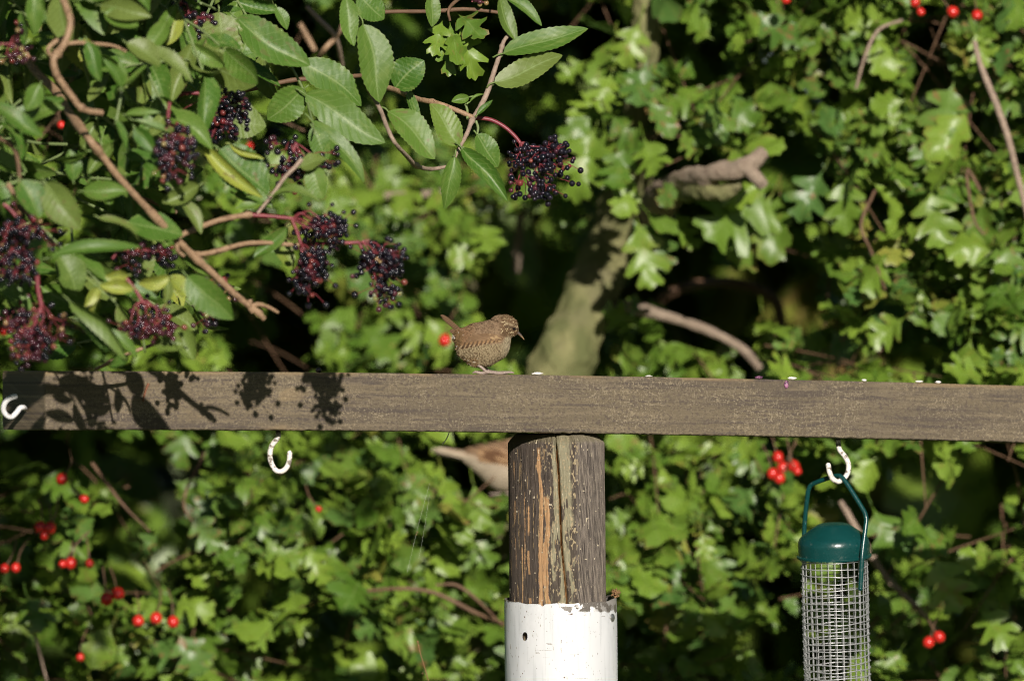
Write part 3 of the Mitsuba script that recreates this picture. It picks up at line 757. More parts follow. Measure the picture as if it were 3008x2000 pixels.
stem(E + 'branch', [(514, 698), (550, 683), (600, 662), (660, 643), (738, 630)], [8, 7.5, 8], 'mat_brown_stem', 8, 12, (0.35, 0.97))
stem(E + 'branch', [(516, 700), (522, 735), (540, 752)], [7, 6, 5], 'mat_brown_stem', 4, 10)
stem(E + 'branch', [(560, 744), (600, 746), (655, 733), (715, 717), (780, 713), (825, 717), (876, 720)], [7.5, 7, 6.5, 6], 'mat_brown_stem', 8, 12, (0.36,))
stem(E + 'branch', [(756, 628), (800, 572), (838, 520), (866, 492), (886, 468)], [4.5, 5.5, 6, 6.5], 'mat_grey_stem', 8, 10)
stem(E + 'branch', [(1498, 100), (1480, 122), (1468, 160), (1450, 215), (1432, 270), (1408, 320), (1388, 352), (1372, 392), (1352, 430), (1334, 465)], [5.5, 6, 7, 8, 8, 6.5, 6, 5.5], 'mat_grey_stem', 8, 12, (0.16, 0.68), label='ribbed upright twig, red towards its tip')
stem(E + 'branch', [(1120, 252), (1165, 267), (1222, 290), (1285, 304), (1350, 328), (1394, 348)], [8, 8, 7.5, 7], 'mat_brown_stem', 8, 12, (0.55,), label='orange brown twig')
stem(E + 'branch', [(1082, 262), (1095, 285), (1118, 325), (1136, 372), (1160, 420), (1196, 460), (1222, 486), (1262, 497), (1312, 490)], [6.5, 6.5, 6, 7, 5], 'mat_grey_stem', 8, 10, (0.75,))
stem(E + 'branch', [(1090, 38, .03), (1160, 35, .03), (1270, 34, .03), (1370, 28, .03), (1470, 38, .03)], [6, 6, 6.5, 5], 'mat_twig', 8, 10)
stem(E + 'branch', [(660, 275, -.10), (740, 262, -.10), (860, 236, -.10), (960, 230, -.09), (1065, 222, -.06)], [7, 7, 6], 'mat_twig', 8, 10)
stem(E + 'branch', [(20, 540), (50, 580), (95, 650), (160, 720)], [8, 8, 7], 'mat_brown_stem', 8, 10)
stem(E + 'branch', [(-20, 400), (30, 425), (52, 470), (58, 545), (62, 640)], [6, 6, 5.5], 'mat_twig', 8, 10)
stem(E + 'branch', [(360, 565, -.3), (440, 590, -.3), (520, 625, -.3)], [6, 6, 6], 'mat_twig', 8, 10)
stem(E + 'branch', [(280, 1085, -.3), (330, 1060, -.32), (395, 1032, -.33), (450, 1012, -.33)], [5, 6, 5], 'mat_brown_stem', 6, 10)
stem(E + 'branch', [(162, 175), (140, 150), (160, 125), (188, 110)], [6, 7, 6], 'mat_brown_stem', 6, 10)
stem(E + 'branch', [(195, 130), (225, 126), (262, 128), (330, 135), (370, 152)], [6, 6, 5, 4], 'mat_brown_stem', 6, 10)
for pts in ([(590, 10), (620, 22), (645, 36), (676, 52), (700, 58)], [(852, 190), (874, 230), (896, 276), (908, 320), (918, 360), (924, 392)], [(1373, 350), (1372, 322), (1362, 296)], [(1398, 356), (1404, 375), (1402, 396)], [(1330, 465), (1352, 440), (1362, 432)], [(0, 550), (40, 535), (80, 532), (135, 540)], [(340, 365), (352, 300), (357, 258)], [(1445, 250), (1456, 243)], [(1465, 172), (1480, 158)]):
    stem(E + 'leaf_stalk', pts, [4, 4, 3], 'mat_green_stem', 6, 8)

# --- berry clusters
bid = [0]
sphere_v, sphere_f = vf(trimesh.creation.icosphere(subdivisions=2))


def cluster(root_pts, centre, rad, n, unripe, y, rdepth=None, rb=(6.4, 9.2), lobes=6, stalk_r=5, single=0, seed=1, label=None, rest_r=None):
    """A drooping umbel: root_pts is its stout stalk in photo pixels, the berries fill an ellipsoid with lumps."""
    g = np.random.default_rng(seed)
    n, rad = int(n * 1.45), (rad[0] * 1.14, rad[1] * 1.14)
    ck = key_for('elder_shrub__berry_cluster')
    c = P(centre[0], centre[1], y)
    rx, rz = rad[0] * K, rad[1] * K
    ry = (rdepth or min(rad) * 0.9) * K
    lob = []
    for i in range(lobes):
        q = unit(g.normal(size=3)) * g.uniform(0.35, 0.75)
        lob.append((q * [rx, ry, rz], g.uniform(0.38, 0.55)))
    pts, tries = [], 0
    while len(pts) < n and tries < 60000:
        tries += 1
        o, s = lob[g.integers(len(lob))]
        q = o + unit(g.normal(size=3)) * g.uniform(0.55, 1.0) * s * np.array([rx, ry, rz])
        if tries % 14 == 0:
            q = unit(g.normal(size=3)) * [rx, ry, rz] * g.uniform(0.9, 1.12)
        if all(np.sum((q - e) ** 2) > (10.0 * K) ** 2 for e in pts):
            pts.append(q)
    pts = np.array(pts)
    root = P(*root_pts[-1][:2], y + (root_pts[-1][2] if len(root_pts[-1]) > 2 else 0)) - c
    # group berries under the lumps, and these under the root
    owner = np.argmin([[np.linalg.norm(p - o) for o, s in lob] for p in pts], 1)
    tubes = []
    stem_p = [P(q[0], q[1], y + (q[2] if len(q) > 2 else 0)) for q in root_pts]
    if len(stem_p) > 1:
        tubes.append(tube(spline(stem_p, 6), np.linspace(stalk_r, stalk_r * 0.85, 6 * (len(stem_p) - 1) + 1) * K, 8))
    for k in range(lobes):
        mine = pts[owner == k]
        if len(mine) == 0:
            continue
        node = root + (mine.mean(0) - root) * 0.62
        side = g.normal(size=3) * 0.12 * np.linalg.norm(node - root)
        tubes.append(tube(c + spline([root, (root + node) / 2 + side + [0, 0, 0.15 * np.linalg.norm(node - root)], node], 5), [2.7 * K, 1.8 * K], 6))
        m = max(1, len(mine) // 5)
        cent = mine[g.choice(len(mine), m, replace=False)]
        sub = np.argmin(np.linalg.norm(mine[:, None] - cent[None], axis=2), 1)
        for s in range(m):
            b = mine[sub == s]
            if len(b) == 0:
                continue
            nd = node + (b.mean(0) - node) * 0.6
            tubes.append(tube(c + spline([node, (node + nd) / 2 + g.normal(size=3) * 0.0008, nd], 3), [1.5 * K, 1.2 * K], 5))
            for e in b:
                tubes.append(tube(c + np.array([nd, (nd + e) / 2 + g.normal(size=3) * 0.0006, e]), [1.05 * K, 0.8 * K, 1.0 * K], 4, caps=False))
    scene[ck + '__stalk'] = mikit.ply(join(tubes), 'mat_red_stalk', smooth=60)
    order = np.argsort(pts[:, 1])
    rest_v, rest_f, rest_uv, o = [], [], [], 0
    nsingle = 0
    for rank, i in enumerate(order):
        bid[0] = (bid[0] + 1) % 3000
        k = g.random()
        ripe = 0.2 if k > unripe else 0.5 + 0.5 * g.random() ** 2.4
        r = g.uniform(*rb) * K * (0.82 if ripe > 0.85 else 1.0)
        v = sphere_v * [r, r, r * g.uniform(0.95, 1.1)] + c + pts[i]
        uv = np.tile([bid[0] + 0.5, ripe], (len(v), 1))
        if nsingle < single:
            nsingle += 1
            name = key_for(ck + '__berry')
            scene[name] = mikit.ply((v, sphere_f), 'mat_elderberry', smooth=True, uv=uv)
        else:
            rest_v.append(v)
            rest_f.append(sphere_f + o)
            rest_uv.append(uv)
            o += len(v)
    if rest_v:
        scene[ck + '__berries'] = mikit.ply((np.vstack(rest_v), np.vstack(rest_f)), 'mat_elderberry', smooth=True, uv=np.vstack(rest_uv))
        tag(ck + '__berries', kind='stuff')
    if label:
        tag(ck, label)


yA = ydep(950, 740) - 0.04
cluster([(740, 632), (800, 636), (860, 642)], (955, 668), (78, 62), 95, .10, yA, seed=3, single=36, stalk_r=6, label='ripe black elderberry cluster, upper half of the large hanging pair')
cluster([(858, 646), (872, 680), (884, 716)], (920, 800), (62, 95), 110, .22, yA, seed=4, single=36, stalk_r=5)
cluster([(880, 716), (1000, 714), (1056, 712)], (1130, 745), (82, 66), 62, .12, yA + .02, seed=5, single=36, stalk_r=6, rdepth=50)
cluster([(1056, 712), (1070, 750), (1074, 770)], (1120, 835), (72, 72), 58, .26, yA + .02, seed=6, single=30, stalk_r=6, rdepth=50)
cluster([(884, 472), (866, 450), (868, 420)], (880, 480), (108, 78), 70, .12, ydep(880, 470) + .025, seed=7, single=36, stalk_r=4, rdepth=60)
cluster([(1394, 346), (1440, 352), (1480, 372), (1510, 398), (1528, 420)], (1588, 505), (104, 92), 150, .19, 0.0, seed=8, single=66, stalk_r=6.5, rdepth=70, label='sharp black and red elderberry cluster at the right tip of the shrub')
cluster([(10, 600), (30, 615), (58, 650)], (80, 712), (108, 92), 125, .20, ydep(60, 720) - .02, seed=9, single=20, stalk_r=6)
cluster([(108, 800), (112, 850), (122, 900)], (140, 985), (104, 96), 115, .60, ydep(150, 960) - .02, seed=10, single=16, stalk_r=7)
cluster([(330, 760), (350, 735)], (430, 752), (98, 56), 44, .45, ydep(440, 740) + .01, seed=11, single=12, stalk_r=4)
cluster([(368, 815), (396, 850), (418, 885)], (430, 935), (92, 62), 62, .85, ydep(430, 920) - .02, seed=12, single=10, stalk_r=6)
cluster([(590, 820), (605, 850)], (605, 905), (42, 70), 42, .7, ydep(610, 900) + .06, seed=13, stalk_r=4)
cluster([(498, 292), (540, 276), (585, 274)], (622, 330), (104, 84), 105, .2, ydep(620, 350) - .03, seed=14, single=20, stalk_r=6)
cluster([(498, 300), (492, 360), (486, 400)], (512, 460), (54, 98), 105, .5, ydep(520, 460) - .06, seed=15, stalk_r=5)
cluster([(520, -60), (530, -20), (530, 10)], (556, 62), (72, 78), 66, .4, ydep(560, 80) + .0, seed=16, single=12, stalk_r=5)
cluster([(-10, 130), (30, 130)], (48, 140), (48, 78), 24, .97, ydep(40, 120) + .02, seed=17, stalk_r=3)
cluster([(1385, 6), (1400, 2)], (1412, 4), (26, 14), 6, .98, 0.02, seed=18, stalk_r=2)
cluster([(640, 815), (660, 820)], (668, 850), (34, 44), 12, .5, ydep(660, 850) + .07, seed=19, stalk_r=3)
cluster([(60, 880), (60, 900)], (60, 930), (60, 60), 26, .8, ydep(40, 900) + .06, seed=20, stalk_r=4)
tag('elder_shrub', 'elder shrub with drooping berry clusters reaching in from the upper left', 'shrub')

# ------------------------------------------------------------------ hawthorn hedge
DEPTH = np.array([(200, 1500, .72), (700, 1500, .78), (1100, 1500, .78), (1900, 1450, .78), (2700, 1500, .72), (2700, 700, .72), (2200, 150, .78), (2050, 400, .74), (1800, 300, .80), (1900, 620, .84), (1120, 780, 1.25), (1000, 1000, 1.2),
                  (800, 900, 1.2), (1300, 560, 1.35), (1900, 1050, .92), (2150, 900, 1.2), (1450, 200, 1.7), (200, 500, .62), (2750, 1100, .72), (1250, 1250, .9), (1500, -600, .85), (2800, -400, .75), (300, -400, .6), (1500, -2500, .8), (1500, 2600, .8)], float)


def front(px, py):
    px, py = np.asarray(px, float), np.asarray(py, float)
    d2 = (px[..., None] - DEPTH[:, 0]) ** 2 + (py[..., None] - DEPTH[:, 1]) ** 2
    w = 1 / (d2 + 150.0 ** 2) ** 1.6
    return (w * DEPTH[:, 2]).sum(-1) / w.sum(-1)


HOLES = np.array([(1440, 150, 320, 200), (1560, 330, 130, 150), (1300, 330, 130, 70), (1540, 770, 105, 215), (2130, 830, 230, 95), (2330, 800, 120, 110), (2000, 690, 120, 90), (2340, 590, 70, 90), (735, 1720, 85, 75), (700, 990, 80, 75), (560, 1350, 90, 50), (100, 1330, 160, 60),
                  (2860, 1440, 90, 55), (2840, 360, 110, 110), (2290, 1730, 60, 60), (1410, 1850, 70, 80), (1990, 140, 70, 50), (2720, 1010, 70, 60), (300, 1560, 50, 50), (1250, 640, 60, 70), (2300, 390, 60, 45), (2460, 260, 50, 40), (1960, 100, 60, 40), (60, 1690, 50, 50), (1330, 1720, 40, 40), (980, 1560, 40, 40), (2700, 220, 60, 30), (2060, 1880, 70, 70), (800, 40, 130, 100), (940, 120, 80, 60),
                  (1660, 1030, 140, 110), (1720, 880, 130, 130), (1780, 740, 115, 130), (1820, 640, 85, 80), (2110, 515, 150, 65), (2080, 960, 150, 75), (2780, 620, 60, 50), (2560, 900, 70, 40), (160, 1900, 60, 50), (420, 1420, 80, 50), (1100, 1900, 90, 60), (2420, 1900, 60, 60), (2200, 1500, 60, 40), (1500, 1370, 240, 90)], float)

HALF = np.array([(0.0, 0.0), (0.018, 0.10), (0.075, 0.20), (0.24, 0.29), (0.36, 0.38), (0.335, 0.45), (0.20, 0.46), (0.115, 0.45), (0.15, 0.52), (0.31, 0.62), (0.40, 0.74), (0.33, 0.79), (0.19, 0.74), (0.125, 0.73), (0.15, 0.80), (0.24, 0.90), (0.20, 0.96), (0.10, 0.94), (0.045, 0.985), (0.0, 1.0)])
HALF2 = np.array([(0.0, 0.0), (0.02, 0.08), (0.09, 0.18), (0.22, 0.30), (0.33, 0.43), (0.32, 0.51), (0.23, 0.52), (0.26, 0.60), (0.36, 0.70), (0.33, 0.78), (0.22, 0.79), (0.23, 0.86), (0.24, 0.93), (0.14, 0.95), (0.07, 0.99), (0.0, 1.0)])
HALF3 = np.array([(0.0, 0.0), (0.03, 0.06), (0.12, 0.20), (0.22, 0.36), (0.28, 0.54), (0.30, 0.66), (0.26, 0.72), (0.27, 0.80), (0.19, 0.85), (0.18, 0.92), (0.08, 0.95), (0.0, 1.0)])


def leaf_template(half, mid=True):
    m = np.clip(np.maximum.accumulate(half[:, 1] - 0.75 * half[:, 0]), 0, 1)
    m[-1] = 1.0
    cols = (-1, -0.5, 0, 0.5, 1) if mid else (-1, 0, 1)
    pts, uv = [], []
    for i in range(len(half)):
        for s in cols:
            a = abs(s)
            y = m[i] * (1 - a) + half[i, 1] * a
            pts.append((half[i, 0] * s, y, a * half[i, 0] / 0.4))
            uv.append((0.5 + 0.48 * s, y))
    n = len(cols)
    f = []
    for i in range(len(half) - 1):
        for j in range(n - 1):
            a, b, c, d = i * n + j, i * n + j + 1, (i + 1) * n + j + 1, (i + 1) * n + j
            f += [(a, b, c), (a, c, d)]
    f = np.array(f)
    pts = np.array(pts)
    ar = np.linalg.norm(np.cross(pts[f[:, 1]] - pts[f[:, 0]], pts[f[:, 2]] - pts[f[:, 0]]), axis=1)
    return pts, np.array(uv), f[ar > 1e-7]


TEMPL = [leaf_template(h, True) for h in (HALF, HALF2, HALF3)]
TEMPL_FAR = [leaf_template(h, False) for h in (HALF2, HALF3)]


def bake(leaves, templ, ids0=0):
    """leaves: array rows base(3) axis(3) normal(3) length width fold bend wave kind."""
    vs, fs, us, ns, o = [], [], [], [], 0
    for k, (pt, uv, f) in enumerate(templ):
        q = leaves[leaves[:, 14] == k]
        if len(q) == 0:
            continue
        a, n = q[:, 3:6], q[:, 6:9]
        s = np.cross(a, n)
        L, W = q[:, 9:10], q[:, 10:11]
        x, y, e = pt[None, :, 0], pt[None, :, 1], pt[None, :, 2]
        fold, bend, wave = q[:, 11:12], q[:, 12:13], q[:, 13:14]
        z = fold * np.abs(x) + bend * (4 * y * (1 - y) - 1.2 * y * y) + 0.075 * e * np.sin(y * 17 + wave * 6.3 + 2 * np.sign(x)) + 0.04 * np.sin(wave * 9 + y * 9 + x * 8) - 0.22 * e * e * (wave - 0.25)
        v = q[:, None, :3] + (y * L)[..., None] * a[:, None] + (x * L * W)[..., None] * s[:, None] + (z * L)[..., None] * n[:, None]
        ident = (np.arange(len(q)) * 7 + ids0 + k * 311) % 1999
        u = np.broadcast_to(uv[None], (len(q), *uv.shape)).copy()
        u[..., 0] += ident[:, None]
        fs.append((f[None] + (np.arange(len(q)) * len(pt))[:, None, None]).reshape(-1, 3) + o)
        vs.append(v.reshape(-1, 3))
        us.append(u.reshape(-1, 2))
        o += len(q) * len(pt)
    return np.vstack(vs), np.vstack(fs), np.vstack(us)


def in_hole(x, y, z, grow=1.0):
    s = K * (DIST + y) / DIST
    px, py = 1504 + x / s, 1000 - (z - EYE) / s
    d = ((px[:, None] - HOLES[:, 0]) / (HOLES[:, 2] * grow)) ** 2 + ((py[:, None] - HOLES[:, 1]) / (HOLES[:, 3] * grow)) ** 2
    return d.min(1), px, py


def shoots(n, xr, yr, depth, L, per=(3, 5), spur=0.026, tlen=(0.16, 0.34), seed=1, lead=0.16):
    """Twigs growing out of the hedge towards the light, with tufts of leaves on short spurs."""
    g = np.random.default_rng(seed)
    tw, lv = [], []
    for i in range(n):
        px, py = g.uniform(*xr), g.uniform(*yr)
        y = float(depth(px, py)) if callable(depth) else g.uniform(*depth)
        end = P(px, py, y + g.normal() * 0.035)
        d = unit([0.75 * g.normal(), -0.75, 0.45 * g.normal() - 0.05])
        ln = g.uniform(*tlen)
        start = end - d * ln
        midp = (start + end) / 2 + [0, 0, 0.12 * ln * g.uniform(0, 1)]
        path = spline([start, midp, end + [0, 0, -0.02 * g.random()]], 6)
        tw.append(path)
        m = int(ln * (1 - lead) / spur)
        for t in np.linspace(0.2, 1.0, m):
            b = path[int(round(t * (len(path) - 1)))] + g.normal(size=3) * 0.004
            dirs = unit(path[min(len(path) - 1, int(t * (len(path) - 1)) + 1)] - path[max(0, int(t * (len(path) - 1)) - 1)] + 1e-9)
            for k in range(g.integers(*per)):
                a = unit(0.45 * dirs + g.normal(size=3) * 0.62 + [0.0, -0.42, -0.30])
                nn = np.array([0.12, -0.85, 0.55]) + g.normal(size=3) * 0.48
                nn = nn - a * (nn @ a)
                if np.linalg.norm(nn) < 0.1:
                    continue
                ll = L * g.uniform(0.50, 1.30)
                lv.append([*(b + a * 0.010), *a, *unit(nn), ll, g.uniform(0.85, 1.2), g.uniform(-0.05, 0.45), 0.10 * g.normal(), g.random(), g.choice(3, p=[0.5, 0.3, 0.2])])
    return tw, np.array(lv)


twigs, leaves = shoots(540, (-350, 3350), (-420, 2350), front, 0.0385, seed=11, spur=0.030)
d, px, py = in_hole(leaves[:, 0] + leaves[:, 3] * 0.015, leaves[:, 1], leaves[:, 2] + leaves[:, 5] * 0.015)
edge = 1.12 + 0.35 * (rng.random(len(d)) - 0.5)
hollow = meshkit.fbm(np.column_stack([px / 210, py / 210, leaves[:, 1] * 1.5]), 3, 12) < 0.405
leaves = leaves[((d > edge) & ~hollow) | (leaves[:, 1] > 1.55)]
# the hedge goes on above, beside and below the frame and closes behind
_, up = shoots(620, (-1500, 5200), (-3800, -420), lambda a, b: 0.8 + 0.1 * math.sin(a * 0.004), 0.060, seed=12, spur=0.05, tlen=(0.2, 0.5))
_, right = shoots(110, (3300, 5200), (-500, 2600), lambda a, b: 0.75, 0.060, seed=13, spur=0.05, tlen=(0.2, 0.5))
_, low = shoots(150, (-1500, 3600), (2300, 4200), lambda a, b: 0.8, 0.060, seed=14, spur=0.05, tlen=(0.2, 0.5))
_, left = shoots(80, (-1700, -350), (-500, 2400), lambda a, b: 0.7, 0.060, seed=15, spur=0.05, tlen=(0.2, 0.5))
_, back = shoots(620, (-1800, 4800), (-3800, 3600), (2.0, 2.9), 0.155, seed=16, spur=0.062, tlen=(0.25, 0.5))
far = np.vstack([up, right, low, left, back])
far[:, 14] = np.minimum(far[:, 14], 1)
far[far[:, 1] > 1.6, 14] = 1

# which leaves show largest: a coarse look at who stands in front
def largest(leaves, count):
    s = K * (DIST + leaves[:, 1]) / DIST
    mid = leaves[:, :3] + leaves[:, 3:6] * leaves[:, 9:10] * 0.55
    px, py = 1504 + mid[:, 0] / s, 1000 - (mid[:, 2] - EYE) / s
    rad = leaves[:, 9] * 0.36 / s * (0.25 + 0.75 * np.abs(leaves[:, 7]))
    H, W, Q = 250, 376, 8.0
    grid = np.full((H, W), -1)
    yy, xx = np.mgrid[0:H, 0:W]
    for i in np.argsort(-leaves[:, 1]):
        if -60 < px[i] < 3070 and -60 < py[i] < 2060:
            x0, x1, y0, y1 = int(max(0, (px[i] - rad[i]) / Q)), int(min(W, (px[i] + rad[i]) / Q + 1)), int(max(0, (py[i] - rad[i]) / Q)), int(min(H, (py[i] + rad[i]) / Q + 1))
            if x1 > x0 and y1 > y0:
                m = (xx[y0:y1, x0:x1] * Q - px[i]) ** 2 + (yy[y0:y1, x0:x1] * Q - py[i]) ** 2 < rad[i] ** 2
                grid[y0:y1, x0:x1][m] = i
    bar_rows = (yy * Q > 1095) & (yy * Q < 1290)
    elder = (xx * Q < 560) & (yy * Q < 1080)
    cnt = np.bincount(grid[(grid >= 0) & ~bar_rows & ~elder], minlength=len(leaves))
    return np.argsort(-cnt)[:count], cnt > 0


big, seen = largest(leaves, 240)
rest = np.ones(len(leaves), bool)
rest[big] = False
Hh = 'hawthorn_hedge__'
for n, i in enumerate(big):
    v, f, uv = bake(leaves[i:i + 1], TEMPL, ids0=int(n * 13 + 5))
    scene[key_for(Hh + 'leaf')] = mikit.ply((v, f), 'mat_haw_leaf', smooth=True, uv=uv)
(v, f, uv), (v3, f3, uv3) = bake(leaves[rest & seen], TEMPL), bake(leaves[rest & ~seen], [leaf_template(h, False) for h in (HALF, HALF2, HALF3)], 31)
v, f, uv = np.vstack([v, v3]), np.vstack([f, f3 + len(v)]), np.vstack([uv, uv3])
v2, f2, uv2 = bake(far, TEMPL_FAR, 77)
scene[Hh + 'foliage'] = mikit.ply((np.vstack([v, v2]), np.vstack([f, f2 + len(v)])), 'mat_haw_leaf', smooth=True, uv=np.vstack([uv, uv2]))
tag(Hh + 'foliage', kind='stuff')
tw_mid = np.array([t[len(t) // 2] for t in twigs])
tw_end = np.array([t[-1] for t in twigs])
keep = (in_hole(*tw_mid.T, grow=1.15)[0] > 1) & (in_hole(*tw_end.T, grow=1.1)[0] > 1)
tws = [tube(t[len(t) // 3:], [1.2e-3, 0.6e-3], 5, caps=False) for t, k in zip(twigs, keep) if k]
scene[Hh + 'twigs'] = mikit.ply(join(tws), 'mat_twig', smooth=60)
tag(Hh + 'twigs', kind='stuff')
# trunk and limbs
def limb(name, pts, r, m, sides=18, label=None, n=8, rough=0.45):
    s = spline([P(*q) for q in pts], n)
    rr = np.interp(np.linspace(0, 1, len(s)), np.linspace(0, 1, len(r)), np.asarray(r, float) * K)
    v, f = tube(s, rr, sides)
    nz = meshkit.fbm(v * 55, 3, 3) - 0.5
    ax = np.repeat(s, sides, 0)
    vv = v.copy()
    vv[:len(ax)] += (v[:len(ax)] - ax) * (nz[:len(ax), None] * rough)
    return add(Hh + name, (vv, f), m, smooth=60, label=label)


limb('trunk', [(1440, 2600, 1.0), (1500, 1900, .98), (1580, 1400, .96), (1650, 1080, .96), (1700, 950, .97), (1760, 800, 1.0), (1820, 650, 1.0), (1868, 420, .95), (1898, 100, .87), (1905, -400, .90)], [130, 115, 105, 100, 84, 88, 80, 62, 46, 36], 'mat_bark', sides=48, rough=0.55, label='mossy leaning trunk')
limb('branch', [(1900, 640, 1.02), (1970, 570, .86), (2050, 522, .74), (2140, 503, .70), (2205, 478, .69), (2240, 452, .70)], [54, 50, 36, 30, 27, 20], 'mat_grey_bark', sides=40, rough=1.1, label='stout grey broken branch lit by the sun')
limb('branch', [(1990, 570, .82), (2050, 556, .745), (2105, 566, .72), (2160, 548, .71), (2180, 530, .71)], [34, 34, 28, 20, 8], 'mat_bark', sides=30, rough=1.0)
limb('branch', [(2190, 490, .69), (2222, 520, .685), (2240, 545, .69)], [22, 20, 15], 'mat_grey_bark', sides=24, rough=1.0)
limb('branch', [(1780, 950, 1.02), (1830, 905, .98), (1920, 920, .95), (2010, 945, .94), (2100, 980, .94), (2180, 1025, .94), (2230, 1080, .95)], [26, 24, 16, 15, 14, 12], 'mat_grey_bark')
limb('branch', [(1900, 920, 1.2), (1990, 850, 1.2), (2150, 830, 1.25), (2280, 890, 1.25), (2290, 1050, 1.25)], [18, 18, 18, 16], 'mat_twig')
limb('branch', [(2862, 120, .66), (2880, 190, .66), (2920, 290, .655), (2960, 400, .65), (2985, 500, .655), (3020, 640, .66)], [7, 10, 10.5, 10, 10], 'mat_grey_stem', 10)
limb('branch', [(2470, 1470, .80), (2520, 1560, .80), (2600, 1690, .80), (2700, 1790, .80), (2760, 1860, .82)], [10, 11, 10, 8], 'mat_grey_stem', 10)
limb('branch', [(2900, 920, .9), (2960, 880, .85), (3060, 830, .82)], [8, 14, 16], 'mat_bark', 12)
limb('branch', [(1080, 1735, .75), (1180, 1728, .74), (1280, 1742, .74), (1400, 1800, .74), (1480, 1830, .76)], [5, 7, 7, 5], 'mat_twig', 10)
limb('branch', [(1280, 1718, .73), (1340, 1718, .73), (1400, 1760, .73), (1480, 1840, .74)], [4, 5, 5, 4], 'mat_twig', 8)
limb('branch', [(900, 20, .5), (940, 60, .5), (985, 110, .5), (1005, 190, .55)], [7, 8, 7], 'mat_grey_stem', 10)
limb('branch', [(1010, 70, .5), (985, 110, .5), (950, 150, .5), (920, 200, .55)], [8, 9, 9], 'mat_brown_stem', 10)
limb('branch', [(880, 70, .8), (900, 105, .8), (925, 150, .8)], [9, 10, 9], 'mat_brown_stem', 10)
limb('branch', [(2570, 560, .70), (2530, 660, .68), (2560, 740, .68), (2600, 850, .69)], [5, 5, 4], 'mat_twig', 8)
limb('branch', [(2880, 560, .70), (2840, 500, .70), (2860, 640, .70), (2890, 690, .7)], [5, 5, 4], 'mat_twig', 8)
limb('branch', [(1130, 575, 1.2), (1260, 570, 1.2), (1330, 560, 1.22)], [12, 12, 10], 'mat_grey_bark', 10)
limb('branch', [(1350, 780, 1.45), (1400, 900, 1.5), (1340, 1100, 1.5)], [14, 14, 14], 'mat_bark', 10)
limb('branch', [(1530, 620, 1.3), (1520, 740, 1.3), (1515, 800, 1.3)], [14, 15, 12], 'mat_grey_bark', 10)
limb('branch', [(600, 1330, .8), (540, 1480, .78), (620, 1600, .78), (640, 1720, .8)], [5, 5, 4], 'mat_twig', 8)
limb('branch', [(270, 1360, .72), (360, 1480, .70), (440, 1560, .70)], [6, 5, 4], 'mat_twig', 8)
limb('branch', [(105, 1870, .68), (120, 1930, .68), (140, 2010, .68)], [5, 5, 5], 'mat_grey_stem', 8)
limb('branch', [(2650, 60, .70), (2580, 90, .69), (2540, 170, .69), (2515, 260, .7)], [5, 5.5, 5], 'mat_grey_stem', 8)
# the spray of lobed leaves hanging beside the elder twig
for bx, by, tx, ty, L, w, k in ((1300, 60, 1272, 165, 0, .75, 0), (1322, 60, 1318, 226, 0, .62, 0), (1345, 65, 1400, 236, 0, .68, 0), (1345, 40, 1418, 112, 0, .9, 0), (1290, 40, 1262, 66, 0, .5, 1), (1330, 90, 1345, 190, 0, .6, 1)):
    b, t = P(bx, by, .02), P(tx, ty, .0 + 0.01 * rng.normal())
    a = unit(t - b)
    nn = np.array([0.15, -1, 0.35]) + 0.2 * rng.normal(size=3)
    row = np.array([[*b, *a, *unit(nn - a * (nn @ a)), np.linalg.norm(t - b), w, 0.3, 0.05, rng.random(), k]])
    v, f, uv = bake(row, TEMPL, ids0=int(rng.integers(1900)))
    scene[key_for(Hh + 'leaf')] = mikit.ply((v, f), 'mat_haw_leaf', smooth=True, uv=uv)
limb('branch', [(1430, -60, .1), (1345, 0, .04), (1318, 30, .02), (1322, 62, .02)], [6, 5, 4], 'mat_twig', 8)
